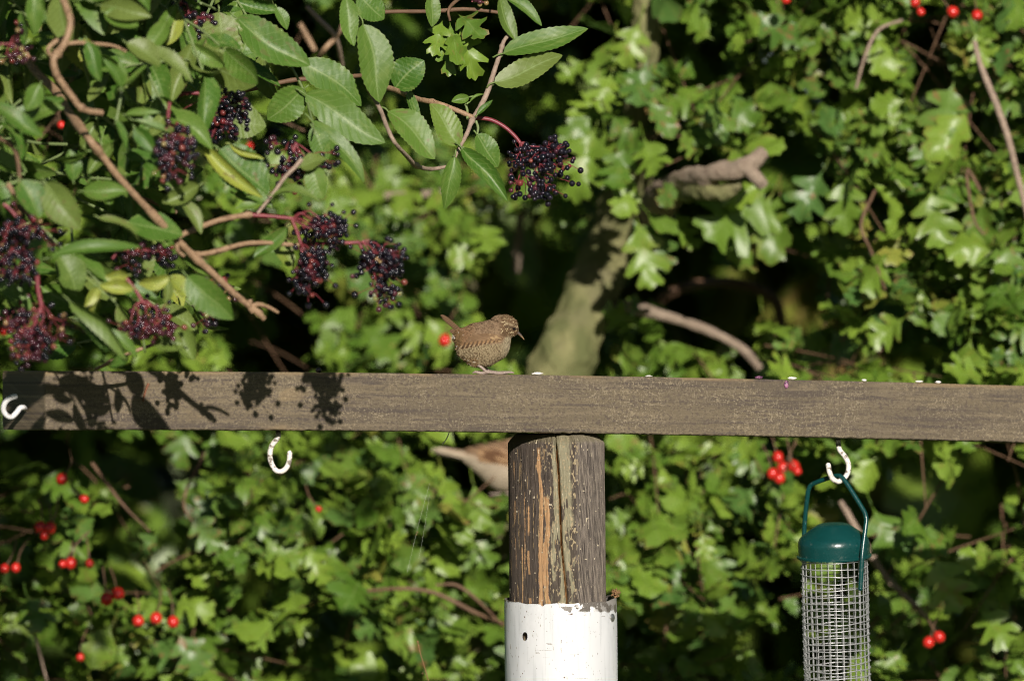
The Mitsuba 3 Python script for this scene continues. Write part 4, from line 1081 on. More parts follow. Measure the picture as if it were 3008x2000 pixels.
SPRAYS = [(2262, 545, 2070, 705, .95, 0), (2275, 560, 2165, 790, .75, 0), (2290, 575, 2262, 770, .7, 1), (2240, 540, 2120, 610, .7, 1), (1752, 370, 1690, 590, .7, 0), (1775, 372, 1800, 560, .8, 0), (1740, 330, 1650, 440, .8, 1), (1790, 330, 1880, 450, .8, 0), (1800, 110, 1745, 250, .8, 1), (1815, 120, 1850, 290, .7, 0),
          (1730, 180, 1640, 240, .8, 0), (1850, 250, 1960, 320, .8, 0), (1852, 640, 1965, 800, .8, 0), (1870, 640, 1915, 850, .7, 0), (1985, 620, 2040, 730, .8, 0), (1900, 620, 1985, 690, .6, 2), (2800, 240, 2755, 440, .85, 0), (2845, 330, 2730, 470, .8, 1), (2730, 545, 2765, 730, .9, 0), (2420, 500, 2345, 650, .9, 0), (2490, 510, 2480, 690, .8, 0), (2560, 540, 2640, 650, .8, 1),
          (2385, 1075, 2480, 1000, .8, 2), (2340, 1085, 2330, 960, .6, 1), (2850, 985, 2800, 1150, .85, 0), (2240, 920, 2262, 1050, .8, 0), (1830, 1110, 1880, 1020, .9, 0), (2440, 960, 2520, 1080, .8, 1), (2660, 930, 2560, 1010, .9, 0), (2220, 40, 2340, 130, .9, 0), (2860, 90, 2900, 200, .8, 0), (2560, 1480, 2640, 1650, .8, 0), (2740, 1620, 2820, 1800, .9, 0), (2880, 1790, 2960, 1900, .9, 0), (2650, 1900, 2590, 1990, .8, 0), (2060, 1560, 2080, 1650, .9, 0),
          (1190, 1380, 1240, 1500, .8, 0), (1300, 1390, 1340, 1520, .8, 0), (1390, 1420, 1420, 1560, .8, 1), (1060, 1700, 1010, 1790, .9, 0), (560, 1500, 640, 1620, .8, 0), (470, 1560, 400, 1650, .9, 0), (640, 1620, 720, 1680, .7, 0), (520, 1850, 590, 1990, .9, 0), (330, 1830, 260, 1960, .8, 1), (900, 1600, 960, 1720, .7, 0), (80, 1750, 120, 1850, .9, 0), (1010, 790, 1120, 870, .8, 1), (1040, 900, 960, 1010, .8, 2), (1180, 760, 1200, 900, .8, 0),
          (1255, 830, 1350, 960, .9, 0), (1250, 930, 1330, 1060, .9, 1), (1200, 930, 1240, 1050, .9, 0), (1120, 640, 1200, 760, .9, 0), (1060, 950, 1150, 1060, .9, 0), (1240, 720, 1180, 830, .8, 1), (950, 960, 1030, 1070, .9, 0), (1350, 950, 1400, 1060, .8, 1), (1100, 480, 1190, 590, .9, 0), (1010, 640, 1080, 740, .8, 1), (1270, 600, 1210, 690, .8, 0), (1230, 860, 1290, 900, .9, 2),
          (1880, 60, 1830, 200, .9, 0), (1900, 180, 1870, 320, .9, 0), (1840, 420, 1800, 560, .9, 0), (1890, 400, 1930, 520, .8, 0), (1860, 520, 1820, 640, .9, 1), (1800, 210, 1760, 330, .9, 0), (1900, 300, 1980, 400, .8, 1)]
for bx, by, tx, ty, w, k in SPRAYS:
    y = float(front(bx, by)) - 0.05
    b, t = P(bx, by, y), P(tx, ty, y - 0.012 + 0.015 * rng.normal())
    a = unit(t - b)
    nn = np.array([0.12, -1, 0.40]) + 0.25 * rng.normal(size=3)
    row = np.array([[*b, *a, *unit(nn - a * (nn @ a)), np.linalg.norm(t - b), w * 1.15, rng.uniform(0.1, 0.45), 0.08 * rng.normal(), rng.random(), k]])
    v, f, uv = bake(row, TEMPL, ids0=int(rng.integers(1900)))
    pt = tube(spline([b, b - a * 0.006, b - a * 0.013 + [0, 0.008, 0.003]], 3), 0.0006, 5)
    uv = np.vstack([uv, np.tile(uv[:1], (len(pt[0]), 1))])
    v, f = join([(v, f), pt])
    scene[key_for(Hh + 'leaf')] = mikit.ply((v, f), 'mat_haw_leaf', smooth=True, uv=uv)
# haws
HAWS = [(182, 1407, 17), (247, 1465, 13), (119, 1548, 18), (146, 1551, 18), (131, 1572, 13), (208, 1654, 17), (184, 1656, 12), (263, 1655, 12), (12, 1670, 14), (46, 1667, 14), (313, 1759, 19), (346, 1743, 19), (406, 1823, 17), (458, 1815, 18), (508, 1826, 17), (236, 1930, 12), (936, 1495, 9),
        (2309, -2, 15), (2688, 8, 14), (2705, 36, 12), (2799, 36, 17), (2870, 46, 16), (2286, 1343, 17), (2299, 1373, 17), (2332, 1370, 18), (2342, 1383, 13), (2270, 1392, 17), (2290, 1405, 16), (2759, 1870, 17), (2728, 1886, 17), (1306, 1000, 18), (46, 66, 14), (180, 368, 12), (733, 430, 10), (10, 972, 14)]
for i, (hx, hy, hr) in enumerate(HAWS):
    y = float(front(hx, hy)) - 0.11 if i != 30 else 1.0
    c = P(hx, hy, y)
    r = hr * K * (DIST + y) / DIST
    k = key_for(Hh + 'haw')
    v, f = vf(trimesh.creation.icosphere(subdivisions=3))
    ax = unit(np.array([0.5 * rng.normal(), -0.35 + 0.3 * rng.normal(), -0.9]))
    tz = v @ ax
    v = v * (1 - 0.10 * np.clip(tz - 0.75, 0, 1)[:, None] * 4) + ax * (0.14 * tz[:, None] * np.abs(tz[:, None]))
    scene[k] = mikit.ply((c + v * r, f), 'mat_haw', smooth=True)
    cv, cf = revolve([(0.34, 0.0), (0.42, 0.10), (0.30, 0.12), (0.18, 0.02), (0.001, 0.0)], 10)
    e1 = unit(np.cross(ax, [0.3, 1, 0.1]))
    scene[k + '__crown'] = mikit.ply((c + ax * r * 0.98 + r * (cv[:, :1] * e1 + cv[:, 1:2] * np.cross(ax, e1) + cv[:, 2:] * ax), cf), 'mat_haw_end', smooth=40)
    top = c - ax * r
    scene[k + '__stalk'] = mikit.ply(tube(spline([top, top - ax * 0.010 + [0, 0.003, 0.003], top - ax * 0.018 + [0.004 * rng.normal(), 0.014, 0.008]], 4), 0.0007, 5), 'mat_twig', smooth=60)
tag('hawthorn_hedge', 'dense hawthorn hedge with lobed leaves and red berries filling the background', 'hedge')

# ------------------------------------------------------------------ wren
WY = -0.043                                              # depth of the bird's middle plane
U = 1 / 6.53


def wp(u, v, w=0.0):
    p = P(1250 + np.asarray(u, float) * U, 880 + np.asarray(v, float) * U, WY)
    return p


S6 = K * U * (DIST + WY) / DIST
W0 = [float(q) for q in P(1250, 880, WY)]


def to_world(q):
    """Bird units (right, down, away) to the world."""
    q = np.asarray(q, float)
    return np.column_stack([W0[0] + q[:, 0] * S6, WY + q[:, 2] * S6, W0[2] - q[:, 1] * S6])


BODY = [((1330, 830, 0), 292, (1050, 870, 0), 330), ((1050, 870, 0), 330, (800, 800, 0), 225), ((800, 800, 0), 205, (655, 690, 0), 130), ((1330, 700, 0), 262, (1440, 530, 0), 205), ((1440, 520, 0), 205, (1545, 500, 0), 208), ((1000, 725, 0), 285, (1290, 650, 0), 250), ((1050, 1000, 0), 262, (1120, 960, 0), 265), ((1640, 545, -10), 118, (1690, 590, -10), 84), ((930, 1080, 0), 175, (760, 980, 0), 150), ((1000, 1180, -120), 78, (960, 1230, -120), 48), ((1180, 1010, 0), 255, (1330, 960, 0), 215)]


def seg(px, py, pz, a, ra, b, rb):
    bx, by, bz = b[0] - a[0], b[1] - a[1], b[2] - a[2]
    qx, qy, qz = px - a[0], py - a[1], pz - a[2]
    t = (qx * bx + qy * by + qz * bz) / (bx * bx + by * by + bz * bz)
    t = 0.0 if t < 0 else 1.0 if t > 1 else t
    return math.sqrt((qx - t * bx) ** 2 + (qy - t * by) ** 2 + (qz - t * bz) ** 2) - (ra + (rb - ra) * t)


def smooth_union(prims, k, zs=1.0):
    def f(x, y, z):
        d = 1e9
        for a, ra, b, rb in prims:
            e = seg(x, y, z * zs, a, ra, b, rb)
            h = max(k - abs(d - e), 0.0) / k
            d = min(d, e) - h * h * k * 0.25
        return -d
    return f


body_f = smooth_union(BODY, 110, 1.06)
bm = sdf_mesh(body_f, (420, 200, -460), (1900, 1360, 460), 21)
bv = np.array(bm.vertices)
nrm = np.array(bm.vertex_normals)
bv = bv + nrm * ((meshkit.fbm(bv * [0.030, 0.018, 0.022], 3, 5) - 0.5) * 26)[:, None]
slit = np.clip((bv[:, 0] - 1215) / 190, 0, 1)                 # a gap between the raised nape feathers and the back
sd_ = np.hypot(bv[:, 0] - (1215 + 190 * slit), bv[:, 1] - (352 + 92 * slit))
bv = bv - nrm * (46 * np.clip(1 - sd_ / 34, 0, 1) * (bv[:, 2] < 60))[:, None]


def bird_uv(p):
    return (p.x - W0[0]) / S6, (W0[2] - p.z) / S6, (p.y - WY) / S6


def wren_colour(p, n, uv):
    u, v, w = bird_uv(p)
    g = fbm(u * 0.012, v * 0.02, w * 0.02, 3)
    back = mix(c3(0.138, 0.090, 0.053), c3(0.222, 0.156, 0.096), g)
    rufous = smoothstep(1100, 700, u)
    back = mix(back, c3(0.165, 0.075, 0.026), 0.45 * rufous)
    back = mix(back, c3(0.055, 0.030, 0.018), 0.30 * smoothstep(0.55, 0.75, noise(u * 0.034 + v * 0.02, v * 0.012, w * 0.012)))
    flank = mix(c3(0.190, 0.147, 0.084), c3(0.265, 0.215, 0.130), g)
    x = u * 0.9 - v * 0.22 + 70 * (fbm(u * 0.009, v * 0.012, 4.0) - 0.5) * 2
    bars = smoothstep(0.15, 0.75, dr.sin(x * 0.115) * 0.6 + 1.15 * (fbm(u * 0.022, v * 0.03, 2.0) - 0.45))
    flank = mix(flank, c3(0.075, 0.048, 0.025), 0.78 * bars * (1 - 0.75 * smoothstep(1380, 1540, u)))
    flank = mix(flank, c3(0.33, 0.285, 0.19), 0.6 * smoothstep(1380, 1600, u))
    line = 905 - 0.085 * (u - 600) + 40 * smoothstep(1350, 1600, u) - 260 * smoothstep(1430, 1640, u) + 50 * (fbm(u * 0.012, 3.0, w * 0.01) - 0.5)
    c = mix(back, flank, smoothstep(-28, 34, v - line))
    head = smoothstep(1380, 1480, u) * smoothstep(760, 680, v)
    sp = smoothstep(0.56, 0.72, noise(u * 0.028 + v * 0.016, v * 0.030, w * 0.03) * 0.65 + noise(u * 0.06, v * 0.06, 3.0) * 0.35)
    hc = mix(c3(0.105, 0.066, 0.035), c3(0.42, 0.34, 0.20), sp * (0.25 + 0.75 * smoothstep(330, 520, v)))
    brow = dr.exp(-dr.square((v - 455 - 0.35 * (u - 1560)) / 26.0)) * smoothstep(1460, 1540, u)
    hc = mix(hc, c3(0.34, 0.28, 0.17), 0.45 * brow * smoothstep(0.3, 0.6, noise(u * 0.05, v * 0.05, 1.0)))
    stripe = dr.exp(-dr.square((v - 540 - 0.25 * (u - 1640)) / 22.0)) * smoothstep(1480, 1560, u)
    hc = mix(hc, c3(0.05, 0.035, 0.022), 0.75 * stripe)
    c = mix(c, hc, head)
    rump = smoothstep(760, 640, u) * smoothstep(560, 640, v)
    c = mix(c, mix(c3(0.11, 0.07, 0.03), c3(0.50, 0.47, 0.40), smoothstep(0.74, 0.80, noise(u * 0.022, v * 0.019, 5.0))), 0.85 * rump * smoothstep(960, 900, v))
    vent = smoothstep(1090, 1160, v) * smoothstep(1050, 980, u)
    c = mix(c, mix(c3(0.12, 0.075, 0.035), c3(0.46, 0.42, 0.33), smoothstep(0.68, 0.76, noise(u * 0.024, v * 0.03, 8.0))), 0.7 * vent)
    dots = smoothstep(0.90, 0.93, noise(u * 0.020 + 7, v * 0.022, 9.0)) * smoothstep(1230, 1290, u) * smoothstep(620, 640, v) * (1 - smoothstep(720, 750, v))
    return mix(c, c3(0.70, 0.68, 0.62), dots)


def wren_bump(p, n, uv):
    u, v, w = bird_uv(p)
    return fbm(u * 0.020, v * 0.055, w * 0.05, 3)


mat('mat_wren', proc(wren_colour), 0.85, 0.15, bump=wren_bump, bump_scale=0.0011, eps=2e-4)
add('wren__body', (to_world(bv), bm.faces[:, ::-1] if False else bm.faces), 'mat_wren', smooth=True)
# feather tips lying over the body
near_f = body_f
pick = rng.choice(len(bv), 2600)
flow = np.column_stack([-np.ones(len(pick)), 0.25 + 0 * pick, 0 * pick])
fl_v, fl_f = [], []
for m, i in enumerate(pick):
    c, n = bv[i], nrm[i]
    d = np.array([-1.0, 0.30 + 0.3 * rng.normal() + (0.5 if c[1] > 900 else 0.0), 0.15 * rng.normal()])
    if c[0] > 1380 and c[1] < 760:
        d = np.array([-0.75, 0.1 + 0.3 * rng.normal() + 0.8 * (c[0] > 1600), 0.2 * rng.normal()])
    d = d - n * (d @ n)
    if np.linalg.norm(d) < 0.2:
        continue
    d = unit(d)
    s = np.cross(n, d)
    ln, wd = rng.uniform(34, 62), rng.uniform(13, 22)
    if c[0] > 1380 and c[1] < 760:
        ln, wd = ln * 0.6, wd * 0.6
    b = c + n * 3
    o = len(fl_v) * 5
    fl_v.append([b - s * wd * 0.4, b + s * wd * 0.4, b + d * ln * 0.6 + s * wd * 0.5 + n * 5, b + d * ln + n * rng.uniform(6, 24), b + d * ln * 0.6 - s * wd * 0.5 + n * 5])
    fl_f += [(o, o + 1, o + 2), (o, o + 2, o + 4), (o + 4, o + 2, o + 3)]
scene['wren__plumage'] = mikit.ply((to_world(np.array(fl_v).reshape(-1, 3)), np.array(fl_f)), 'mat_wren', smooth=False)
tag('wren__plumage', kind='stuff')


# folded wing lying on the near flank
def side_w(u, v):
    """How far the near flank bulges at u, v."""
    lo = -420.0
    for w in np.arange(-420, 1, 6):
        if body_f(u, v, w) > 0:
            return w
    return -40.0


up_e = spline(np.array([(1470, 700, 0), (1300, 655, 0), (1100, 650, 0), (900, 690, 0), (750, 800, 0), (545, 968, 0)], float), 6)[:, :2]
lo_e = spline(np.array([(1490, 760, 0), (1400, 820, 0), (1220, 845, 0), (1000, 888, 0), (780, 935, 0), (545, 975, 0)], float), 6)[:, :2]
WN = 9
grid = np.array([[up_e[i] * (1 - t) + lo_e[i] * t for t in np.linspace(0, 1, WN)] for i in range(len(up_e))])
ww = np.array([[side_w(*q) for q in row] for row in grid])
for _ in range(3):
    ww[1:-1] = (ww[:-2] + 2 * ww[1:-1] + ww[2:]) / 4
tt = np.linspace(0, 1, WN)
lift = 14 + 16 * np.sin(np.pi * np.clip(tt * 1.05, 0, 1))[None] + 7 * ((tt * 4) % 1)[None] * (np.linspace(0, 1, len(up_e))[:, None] > 0.35)
outer = np.dstack([grid, (ww - lift)[..., None]])
inner = np.dstack([grid, (ww + 6)[..., None]])
n1, n2 = outer.shape[:2]
wv = np.vstack([outer.reshape(-1, 3), inner.reshape(-1, 3)])
i, j = np.meshgrid(np.arange(n1 - 1), np.arange(n2 - 1), indexing='ij')
q = np.stack([i * n2 + j, i * n2 + j + 1, (i + 1) * n2 + j + 1, (i + 1) * n2 + j], -1).reshape(-1, 4)
wf = np.vstack([q[:, [0, 1, 2]], q[:, [0, 2, 3]]])
rim = [k for k in range(n2)] + [r * n2 + n2 - 1 for r in range(1, n1)] + [(n1 - 1) * n2 + k for k in range(n2 - 2, -1, -1)] + [r * n2 for r in range(n1 - 2, 0, -1)]
off = n1 * n2
sf2 = []
for a, b in zip(rim, rim[1:] + rim[:1]):
    sf2 += [(a, b, b + off), (a, b + off, a + off)]
wf = np.vstack([wf, wf[:, ::-1] + off, np.array(sf2)])


def wing_colour(p, n, uv):
    u, v, w = bird_uv(p)
    g = fbm(u * 0.012, v * 0.03, 1.0, 3)
    c = mix(c3(0.115, 0.069, 0.036), c3(0.185, 0.118, 0.064), g)
    low = v - (905 - 0.10 * (u - 600))                  # distance below the middle of the folded flight feathers
    b = u * 0.080 + v * 0.035 + 1.2 * (fbm(u * 0.006, v * 0.012, 3.0) - 0.5)
    bar = smoothstep(-0.1, 0.45, dr.sin(b))
    flight = smoothstep(-90, -40, low)
    c = mix(c, mix(c3(0.31, 0.185, 0.085), c3(0.045, 0.027, 0.016), bar), 0.50 * flight * smoothstep(1420, 1300, u))
    edge = smoothstep(-24, -6, low) * smoothstep(1400, 1250, u)
    c = mix(c, mix(c3(0.075, 0.046, 0.026), c3(0.40, 0.31, 0.19), smoothstep(0.0, 0.6, -dr.sin(b) + 1.2 * (noise(u * 0.02, 4.0) - 0.5))), 0.55 * edge)
    tert = smoothstep(0.60, 0.72, noise(u * 0.004 + v * 0.010, (v - 0.8 * (1500 - u)) * 0.028, 6.0)) * smoothstep(900, 760, u)
    c = mix(c, c3(0.26, 0.22, 0.18), 0.55 * tert)
    cov = smoothstep(1180, 1260, u)
    sc = smoothstep(0.52, 0.66, noise(u * 0.022, v * 0.045 - u * 0.02, 7.0))
    return mix(c, mix(c, c3(0.36, 0.25, 0.13), 0.6 * sc), cov)


mat('mat_wing', proc(wing_colour), 0.75, 0.2, bump=lambda p, n, uv: fbm(bird_uv(p)[0] * 0.012, bird_uv(p)[1] * 0.07 + bird_uv(p)[0] * 0.02, 1.0, 3), bump_scale=0.0012, eps=2e-4)
add('wren__wing', (to_world(wv), wf), 'mat_wing', smooth=40)
# far wing tip, white-edged, just past the rump
tipm = [tube(to_world(np.array([(640, 900, 60), (560, 930, 60), (490, 955, 50)], float)), [26 * S6, 22 * S6, 5 * S6], 8)]


def tail_colour(p, n, uv):
    u, v, w = bird_uv(p)
    s = u * 0.62 + v * 0.78
    b = smoothstep(-0.1, 0.5, dr.sin(s * 0.16))
    return mix(mix(c3(0.135, 0.080, 0.041), c3(0.105, 0.064, 0.034), fbm(u * 0.03, v * 0.03, w * 0.1)), c3(0.055, 0.034, 0.020), 0.7 * b)


mat('mat_tail', proc(tail_colour), 0.8, 0.12)
for k, (off_w, ou, ov) in enumerate(((-60, 14, -4), (-35, 4, 2), (-10, -2, 0), (18, -8, -6), (45, -14, -14), (-48, 26, 22))):
    a, b = np.array([690 + ou, 640 + ov, off_w * 0.6]), np.array([312 + ou * 1.2, 305 + ov * 1.6 + 6 * abs(k - 2), off_w * 1.1])
    if k == 5:
        a, b = np.array([700, 690, -50.0]), np.array([470, 585, -52.0])
    d = unit(b - a)
    s = unit(np.cross(d, [0, 0, 1.0]))
    t = np.linspace(0, 1, 12)
    hw = np.interp(t, [0, 0.3, 0.85, 0.95, 1], [38, 45, 42, 35, 14])
    pc = a + np.outer(t, b - a)
    fv = np.vstack([pc + s * hw[:, None], pc + [0, 0, -6], pc - s * hw[:, None], pc + [0, 0, 4]])
    fv = fv.reshape(4, 12, 3)
    ff = []
    for q in range(4):
        for e in range(11):
            x0, x1 = q * 12 + e, ((q + 1) % 4) * 12 + e
            ff += [(x0, x1, x1 + 1), (x0, x1 + 1, x0 + 1)]
    add('wren__tail_feather', (to_world(fv.reshape(-1, 3)), np.array(ff)), 'mat_tail', smooth=40)
mat('mat_bill', proc(lambda p, n, uv: mix(c3(0.045, 0.034, 0.026), c3(0.20, 0.13, 0.065), smoothstep(650, 705, bird_uv(p)[1] - 0.55 * (bird_uv(p)[0] - 1800) + 0.0 * bird_uv(p)[0]))), 0.45, 0.4)
bill = [tube(to_world(spline(np.array([(1725, 612, -5), (1790, 650, -5), (1850, 712, -5), (1892, 768, -5)], float), 6)), np.array([43, 31, 20, 6]) * S6, 10)]
add('wren__bill', join(bill), 'mat_bill', smooth=60)
mat('mat_eye', (0.006, 0.005, 0.005), 0.08, 0.6)
ew = side_w(1700, 562)
add('wren__eye', ball(to_world(np.array([[1700.0, 562.0, ew - 12]]))[0], 27 * S6, 3), 'mat_eye', smooth=True)
mat('mat_leg', proc(lambda p, n, uv: mix(c3(0.16, 0.118, 0.094), c3(0.33, 0.265, 0.225), fbm(p.x * 900, p.y * 900, p.z * 900))), 0.5, 0.4, bump=lambda p, n, uv: fbm(p.x * 1800, p.y * 1800, p.z * 1800), bump_scale=0.0003)
top_at = float(bar(bar_at(1450), 0.0, 0.0)[2])
ground_v = (W0[2] - top_at) / S6                          # the bar's top in bird units


def bird_leg(off_u, w0, wf_, name='wren__leg'):
    gv = ground_v
    parts = []
    ank = np.array([1160 + off_u, gv - 52, wf_])
    parts.append(tube(to_world(spline(np.array([(920 + off_u, 1160, w0), (985 + off_u, 1235, w0 * 0.5 + wf_ * 0.5), (1080 + off_u, 1305, wf_), ank], float), 6)), np.array([44, 34, 29, 32]) * S6, 8))
    toes = [[(0, 0, 0), (100, 12, -20), (210, 26, -40), (330, 22, -60), (400, 14, -66), (428, 46, -68)], [(0, 0, 0), (100, 10, 10), (230, 22, 24), (380, 10, 34), (450, 16, 38), (480, 44, 40)], [(0, 0, 0), (90, 14, 40), (190, 28, 90), (280, 24, 120), (330, 38, 130)], [(0, 0, 0), (-60, 26, 6), (-140, 18, 8), (-200, 4, 10), (-240, 16, 10), (-262, 46, 10)]]
    for t in toes:
        q = np.array([ank + np.array(e, float) * [1.0, 1.0, 1.0] + [0, 4, 0] for e in t])
        q[:, 1] = np.minimum(q[:, 1], gv - 20)
        q[1:-2, 1] = np.maximum(q[1:-2, 1], gv - 44)
        rr = np.array([24, 20, 20, 18, 11, 4]) if len(t) == 6 else np.array([24, 20, 19, 16, 4])
        parts.append(tube(to_world(spline(q, 5)), np.interp(np.linspace(0, 1, 5 * (len(q) - 1) + 1), np.linspace(0, 1, len(rr)), rr) * S6 * 1.6, 8))
    add(name, join(parts), 'mat_leg', smooth=60)


bird_leg(0, -130, -150)
bird_leg(60, 110, 150)
tag('wren', 'small brown wren with cocked tail and barred flank standing on the crossbar', 'bird')

# ------------------------------------------------------------------ sparrow behind the post
SY = 0.86
SPAR = [((1545, 1372, 0), 74, (1480, 1368, 0), 72), ((1480, 1366, 0), 70, (1420, 1350, 0), 42), ((1420, 1345, 0), 34, (1375, 1338, 0), 22), ((1545, 1360, 0), 70, (1620, 1325, 0), 58), ((1620, 1320, 0), 54, (1655, 1312, 0), 50)]
sfn = smooth_union(SPAR, 26, 1.1)
sm = sdf_mesh(sfn, (1330, 1230, -100), (1740, 1470, 100), 6.5)
sv = np.array(sm.vertices)
SK = K * (DIST + SY) / DIST
to_sp = lambda q: np.column_stack([(np.asarray(q)[:, 0] - 1504) * SK, SY + np.asarray(q)[:, 2] * SK, EYE - (np.asarray(q)[:, 1] - 1000) * SK])


def sparrow_colour(p, n, uv):
    u, v = p.x / SK + 1504, 1000 - (p.z - EYE) / SK
    g = fbm(u * 0.05, v * 0.08, 2.0, 3)
    under = mix(c3(0.27, 0.22, 0.16), c3(0.36, 0.30, 0.22), g)
    back = mix(c3(0.20, 0.115, 0.062), c3(0.33, 0.22, 0.13), g)
    back = mix(back, c3(0.06, 0.038, 0.022), 0.75 * smoothstep(0.55, 0.7, noise(u * 0.018 + v * 0.012, v * 0.16 - u * 0.045, 4.0)))
    line = 1352 + 0.30 * (u - 1440)
    return mix(back, under, smoothstep(-8, 10, v - line + 10 * (g - 0.5)))


mat('mat_sparrow', proc(sparrow_colour), 0.9, 0.1)
add('sparrow__body', (to_sp(sv), sm.faces), 'mat_sparrow', smooth=True)
fe = []
for k in range(5):
    a, b = np.array([1432, 1346 + k * 1.5, -16 + 8 * k]), np.array([1268 + 5 * abs(k - 1), 1318 + 3.2 * k, -20 + 10 * k])
    d = unit(b - a)
    s = unit(np.cross(d, [0.15, 0, 1.0]))
    t = np.linspace(0, 1, 8)[:, None]
    hw = np.interp(t[:, 0], [0, 0.5, 0.9, 1], [13, 12, 8, 3])[:, None]
    pc = a + t * (b - a)
    fv = np.vstack([pc + s * hw, pc + [0, 0, -2.5], pc - s * hw, pc + [0, 0, 2.5]])
    ff = []
    for q in range(4):
        for e in range(7):
            x0, x1 = q * 8 + e, ((q + 1) % 4) * 8 + e
            ff += [(x0, x1, x1 + 1), (x0, x1 + 1, x0 + 1)]
    fe.append((fv, np.array(ff)))
tv, tf = join(fe)
add('sparrow__tail', (to_sp(tv), tf), 'mat_sparrow', smooth=40)
mat('mat_sparrow_wing', proc(lambda p, n, uv: mix(c3(0.10, 0.052, 0.026), c3(0.30, 0.19, 0.10), smoothstep(0.42, 0.62, noise(p.x * 120 + p.z * 60, p.z * 900 + p.x * 260, 1.0)))), 0.85, 0.15)
wg = np.array([[(1405 + 150 * t, 1322 + 34 * s + 26 * t - 10 * t * s, 0) for s in np.linspace(-0.3, 1, 7)] for t in np.linspace(0, 1, 14)])
for r in wg:
    for q in r:
        lo = -95.0
        while lo < 0 and sfn(q[0], q[1], lo) < 0:
            lo += 2
        q[2] = min(lo, -16) - 4
m1, m2 = wg.shape[:2]
i, j = np.meshgrid(np.arange(m1 - 1), np.arange(m2 - 1), indexing='ij')
q = np.stack([i * m2 + j, i * m2 + j + 1, (i + 1) * m2 + j + 1, (i + 1) * m2 + j], -1).reshape(-1, 4)
wq = wg.reshape(-1, 3)
wback = wq + [0, 0, 5]
add('sparrow__wing', (to_sp(np.vstack([wq, wback])), np.vstack([q[:, [0, 1, 2]], q[:, [0, 2, 3]], q[:, [2, 1, 0]] + len(wq), q[:, [3, 2, 0]] + len(wq)])), 'mat_sparrow_wing', smooth=40)
add('sparrow__bill', tube(to_sp(np.array([(1695, 1312, 0), (1715, 1315, 0), (1732, 1320, 0)], float)), [13 * SK, 8 * SK, 1.5 * SK], 8), 'mat_bill', smooth=60)
for w in (-28, 26):
    add('sparrow__leg', join([tube(to_sp(spline(np.array([(1520, 1420, w), (1500, 1445, w), (1478, 1452, w)], float), 4)), 4.5 * SK, 6), tube(to_sp(np.array([(1440, 1452, w), (1478, 1448, w), (1505, 1452, w), (1516, 1466, w)], float)), 4 * SK, 6)]), 'mat_leg', smooth=60)
add('sparrow__eye', ball(to_sp(np.array([[1668.0, 1306, -46]]))[0], 7 * SK, 2), 'mat_eye', smooth=True)
tag('sparrow', 'blurred buff brown sparrow half hidden behind the round wooden post', 'bird')
limb('branch', [(1380, 1480, SY + .10), (1440, 1464, SY + .01), (1500, 1466, SY - .005), (1600, 1476, SY), (1720, 1500, SY + .05), (1800, 1540, SY + .16)], [6, 6.5, 7, 7, 6], 'mat_twig', 8)

# ------------------------------------------------------------------ crumbs and the fallen berry on the bar
mat('mat_crumb', proc(lambda p, n, uv: mix(c3(0.66, 0.62, 0.56), c3(0.80, 0.79, 0.76), fbm(p.x * 900, p.y * 900, p.z * 900))), 0.5, 0.4)
mat('mat_pink_crumb', proc(lambda p, n, uv: mix(c3(0.08, 0.03, 0.07), c3(0.34, 0.15, 0.25), smoothstep(0.4, 0.6, fbm(p.x * 500, p.y * 500, p.z * 500)))), 0.45, 0.4)


def crumb(px, size, m, label, d=0.038, h=0.0):
    l = bar_at(px)
    c = bar(l, d, size[2] * 0.5 + h)
    v, f = vf(trimesh.creation.icosphere(subdivisions=2))
    v = v * (0.75 + 0.6 * meshkit.noise(v * 2.2 + px, 3)[:, None])
    v = v * np.array(size) * 0.42
    a = rng.uniform(0, 0.5)
    v = np.column_stack([v[:, 0] * math.cos(a) - v[:, 1] * math.sin(a), v[:, 0] * math.sin(a) + v[:, 1] * math.cos(a), v[:, 2]])
    add('crumb', (c + v, f), m, smooth=50, label=label, category='crumb')


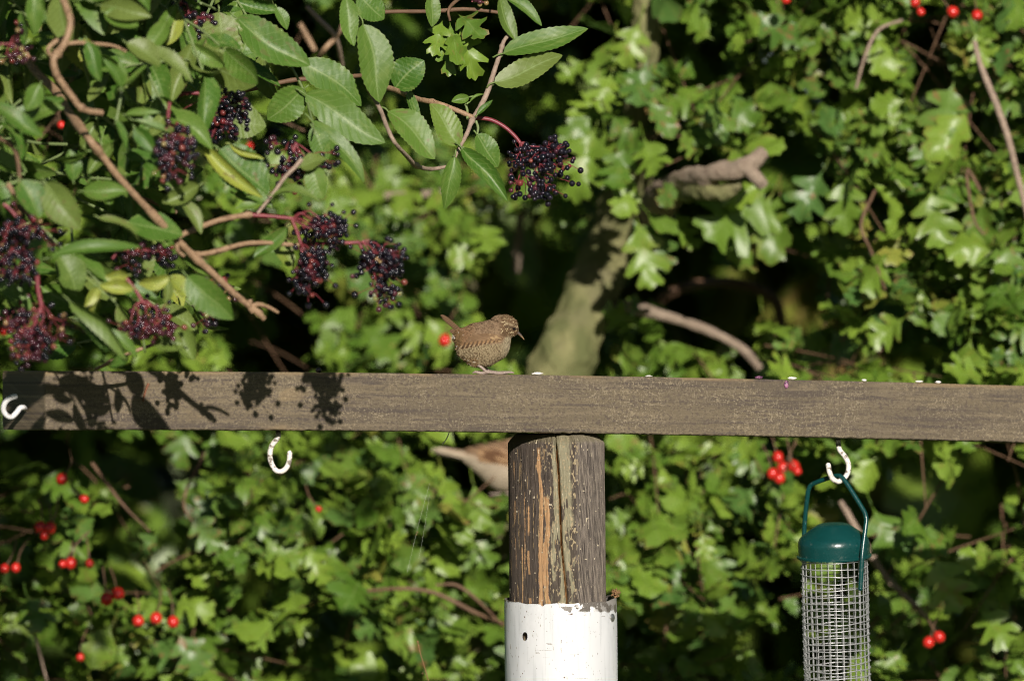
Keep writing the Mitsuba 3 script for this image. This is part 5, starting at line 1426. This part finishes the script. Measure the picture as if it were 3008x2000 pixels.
crumb(1586, (.011, .006, .0028), 'mat_crumb', 'flat white crumb on the crossbar just right of the wren')
crumb(1912, (.007, .004, .0016), 'mat_crumb', 'grey white crumb on the crossbar between the wren and the pink crumb')
crumb(2236, (.008, .005, .0030), 'mat_pink_crumb', 'pink and dark crumb lying on the crossbar, left of the hanging pink one')
crumb(2333, (.009, .005, .0028), 'mat_crumb', 'bright white crumb beside the pink crumb that hangs over the edge')
crumb(2545, (.005, .004, .0024), 'mat_crumb', 'tiny pinkish white crumb on the crossbar above the feeder')
crumb(2706, (.008, .005, .0024), 'mat_crumb', 'long white crumb second from the right on the crossbar')
crumb(2762, (.006, .004, .0024), 'mat_crumb', 'white crumb farthest right on the crossbar')
l = bar_at(2308)
v, f = vf(trimesh.creation.icosphere(subdivisions=2))
v = v * [0.0020, 0.0016, 0.0034] * (0.8 + 0.4 * meshkit.noise(v * 2.0, 5)[:, None])
add('crumb', (bar(l, BW / 2 + 0.0012, -0.0045) + v, f), 'mat_pink_crumb', smooth=50, label='pink crumb hanging over the front edge of the crossbar', category='crumb')
l = bar_at(945)
add('elderberry', ball(bar(l, 0.036, 0.0022), 0.0024, 3), 'mat_fallen_berry', smooth=True, label='single black elderberry fallen on the crossbar left of the wren', category='berry')
mat('mat_fallen_berry', (0.012, 0.010, 0.014), 0.16, 0.55)

# ------------------------------------------------------------------ gossamer under the bar
mat('mat_silk', (0.75, 0.76, 0.76), 0.4, 0.5)


def silk(pts, r, label):
    add('spider_thread', tube(spline([P(*q) for q in pts], 8), r, 5), 'mat_silk', smooth=60, label=label, category='spider thread')


silk([(1322, 1262, -.02), (1312, 1288, -.02), (1299, 1305, -.02)], 0.00045, 'short bright spider thread hanging under the crossbar left of the post')
silk([(1262, 1420, .0), (1240, 1500, .0), (1222, 1570, .0), (1196, 1680, .0)], 0.00004, 'fine spider thread between the left hook and the post, left of the other')
silk([(1262, 1450, .0), (1250, 1530, .0), (1238, 1600, .0), (1230, 1640, .0)], 0.00003, 'fine spider thread between the left hook and the post, right of the other')
b = []
for (bx, by, s) in ((1226, 1563, 2.6), (1223, 1570, 2.0), (1227, 1884, 3.2), (1230, 1896, 2.6), (1232, 1905, 2.0), (1241, 1977, 2.6)):
    b.append(ball(P(bx, by, 0.0), s * K, 1))
path = spline([P(1226, 1880, 0), P(1234, 1915, 0), P(1246, 1955, 0), P(1262, 2010, 0), P(1290, 2100, .01)], 6)
b.append(tube(path, 0.00045, 5))
add('dead_stem', join(b), 'mat_dry', smooth=50, label='thin dead stem with bits of fluff rising left of the white pipe', category='stem')
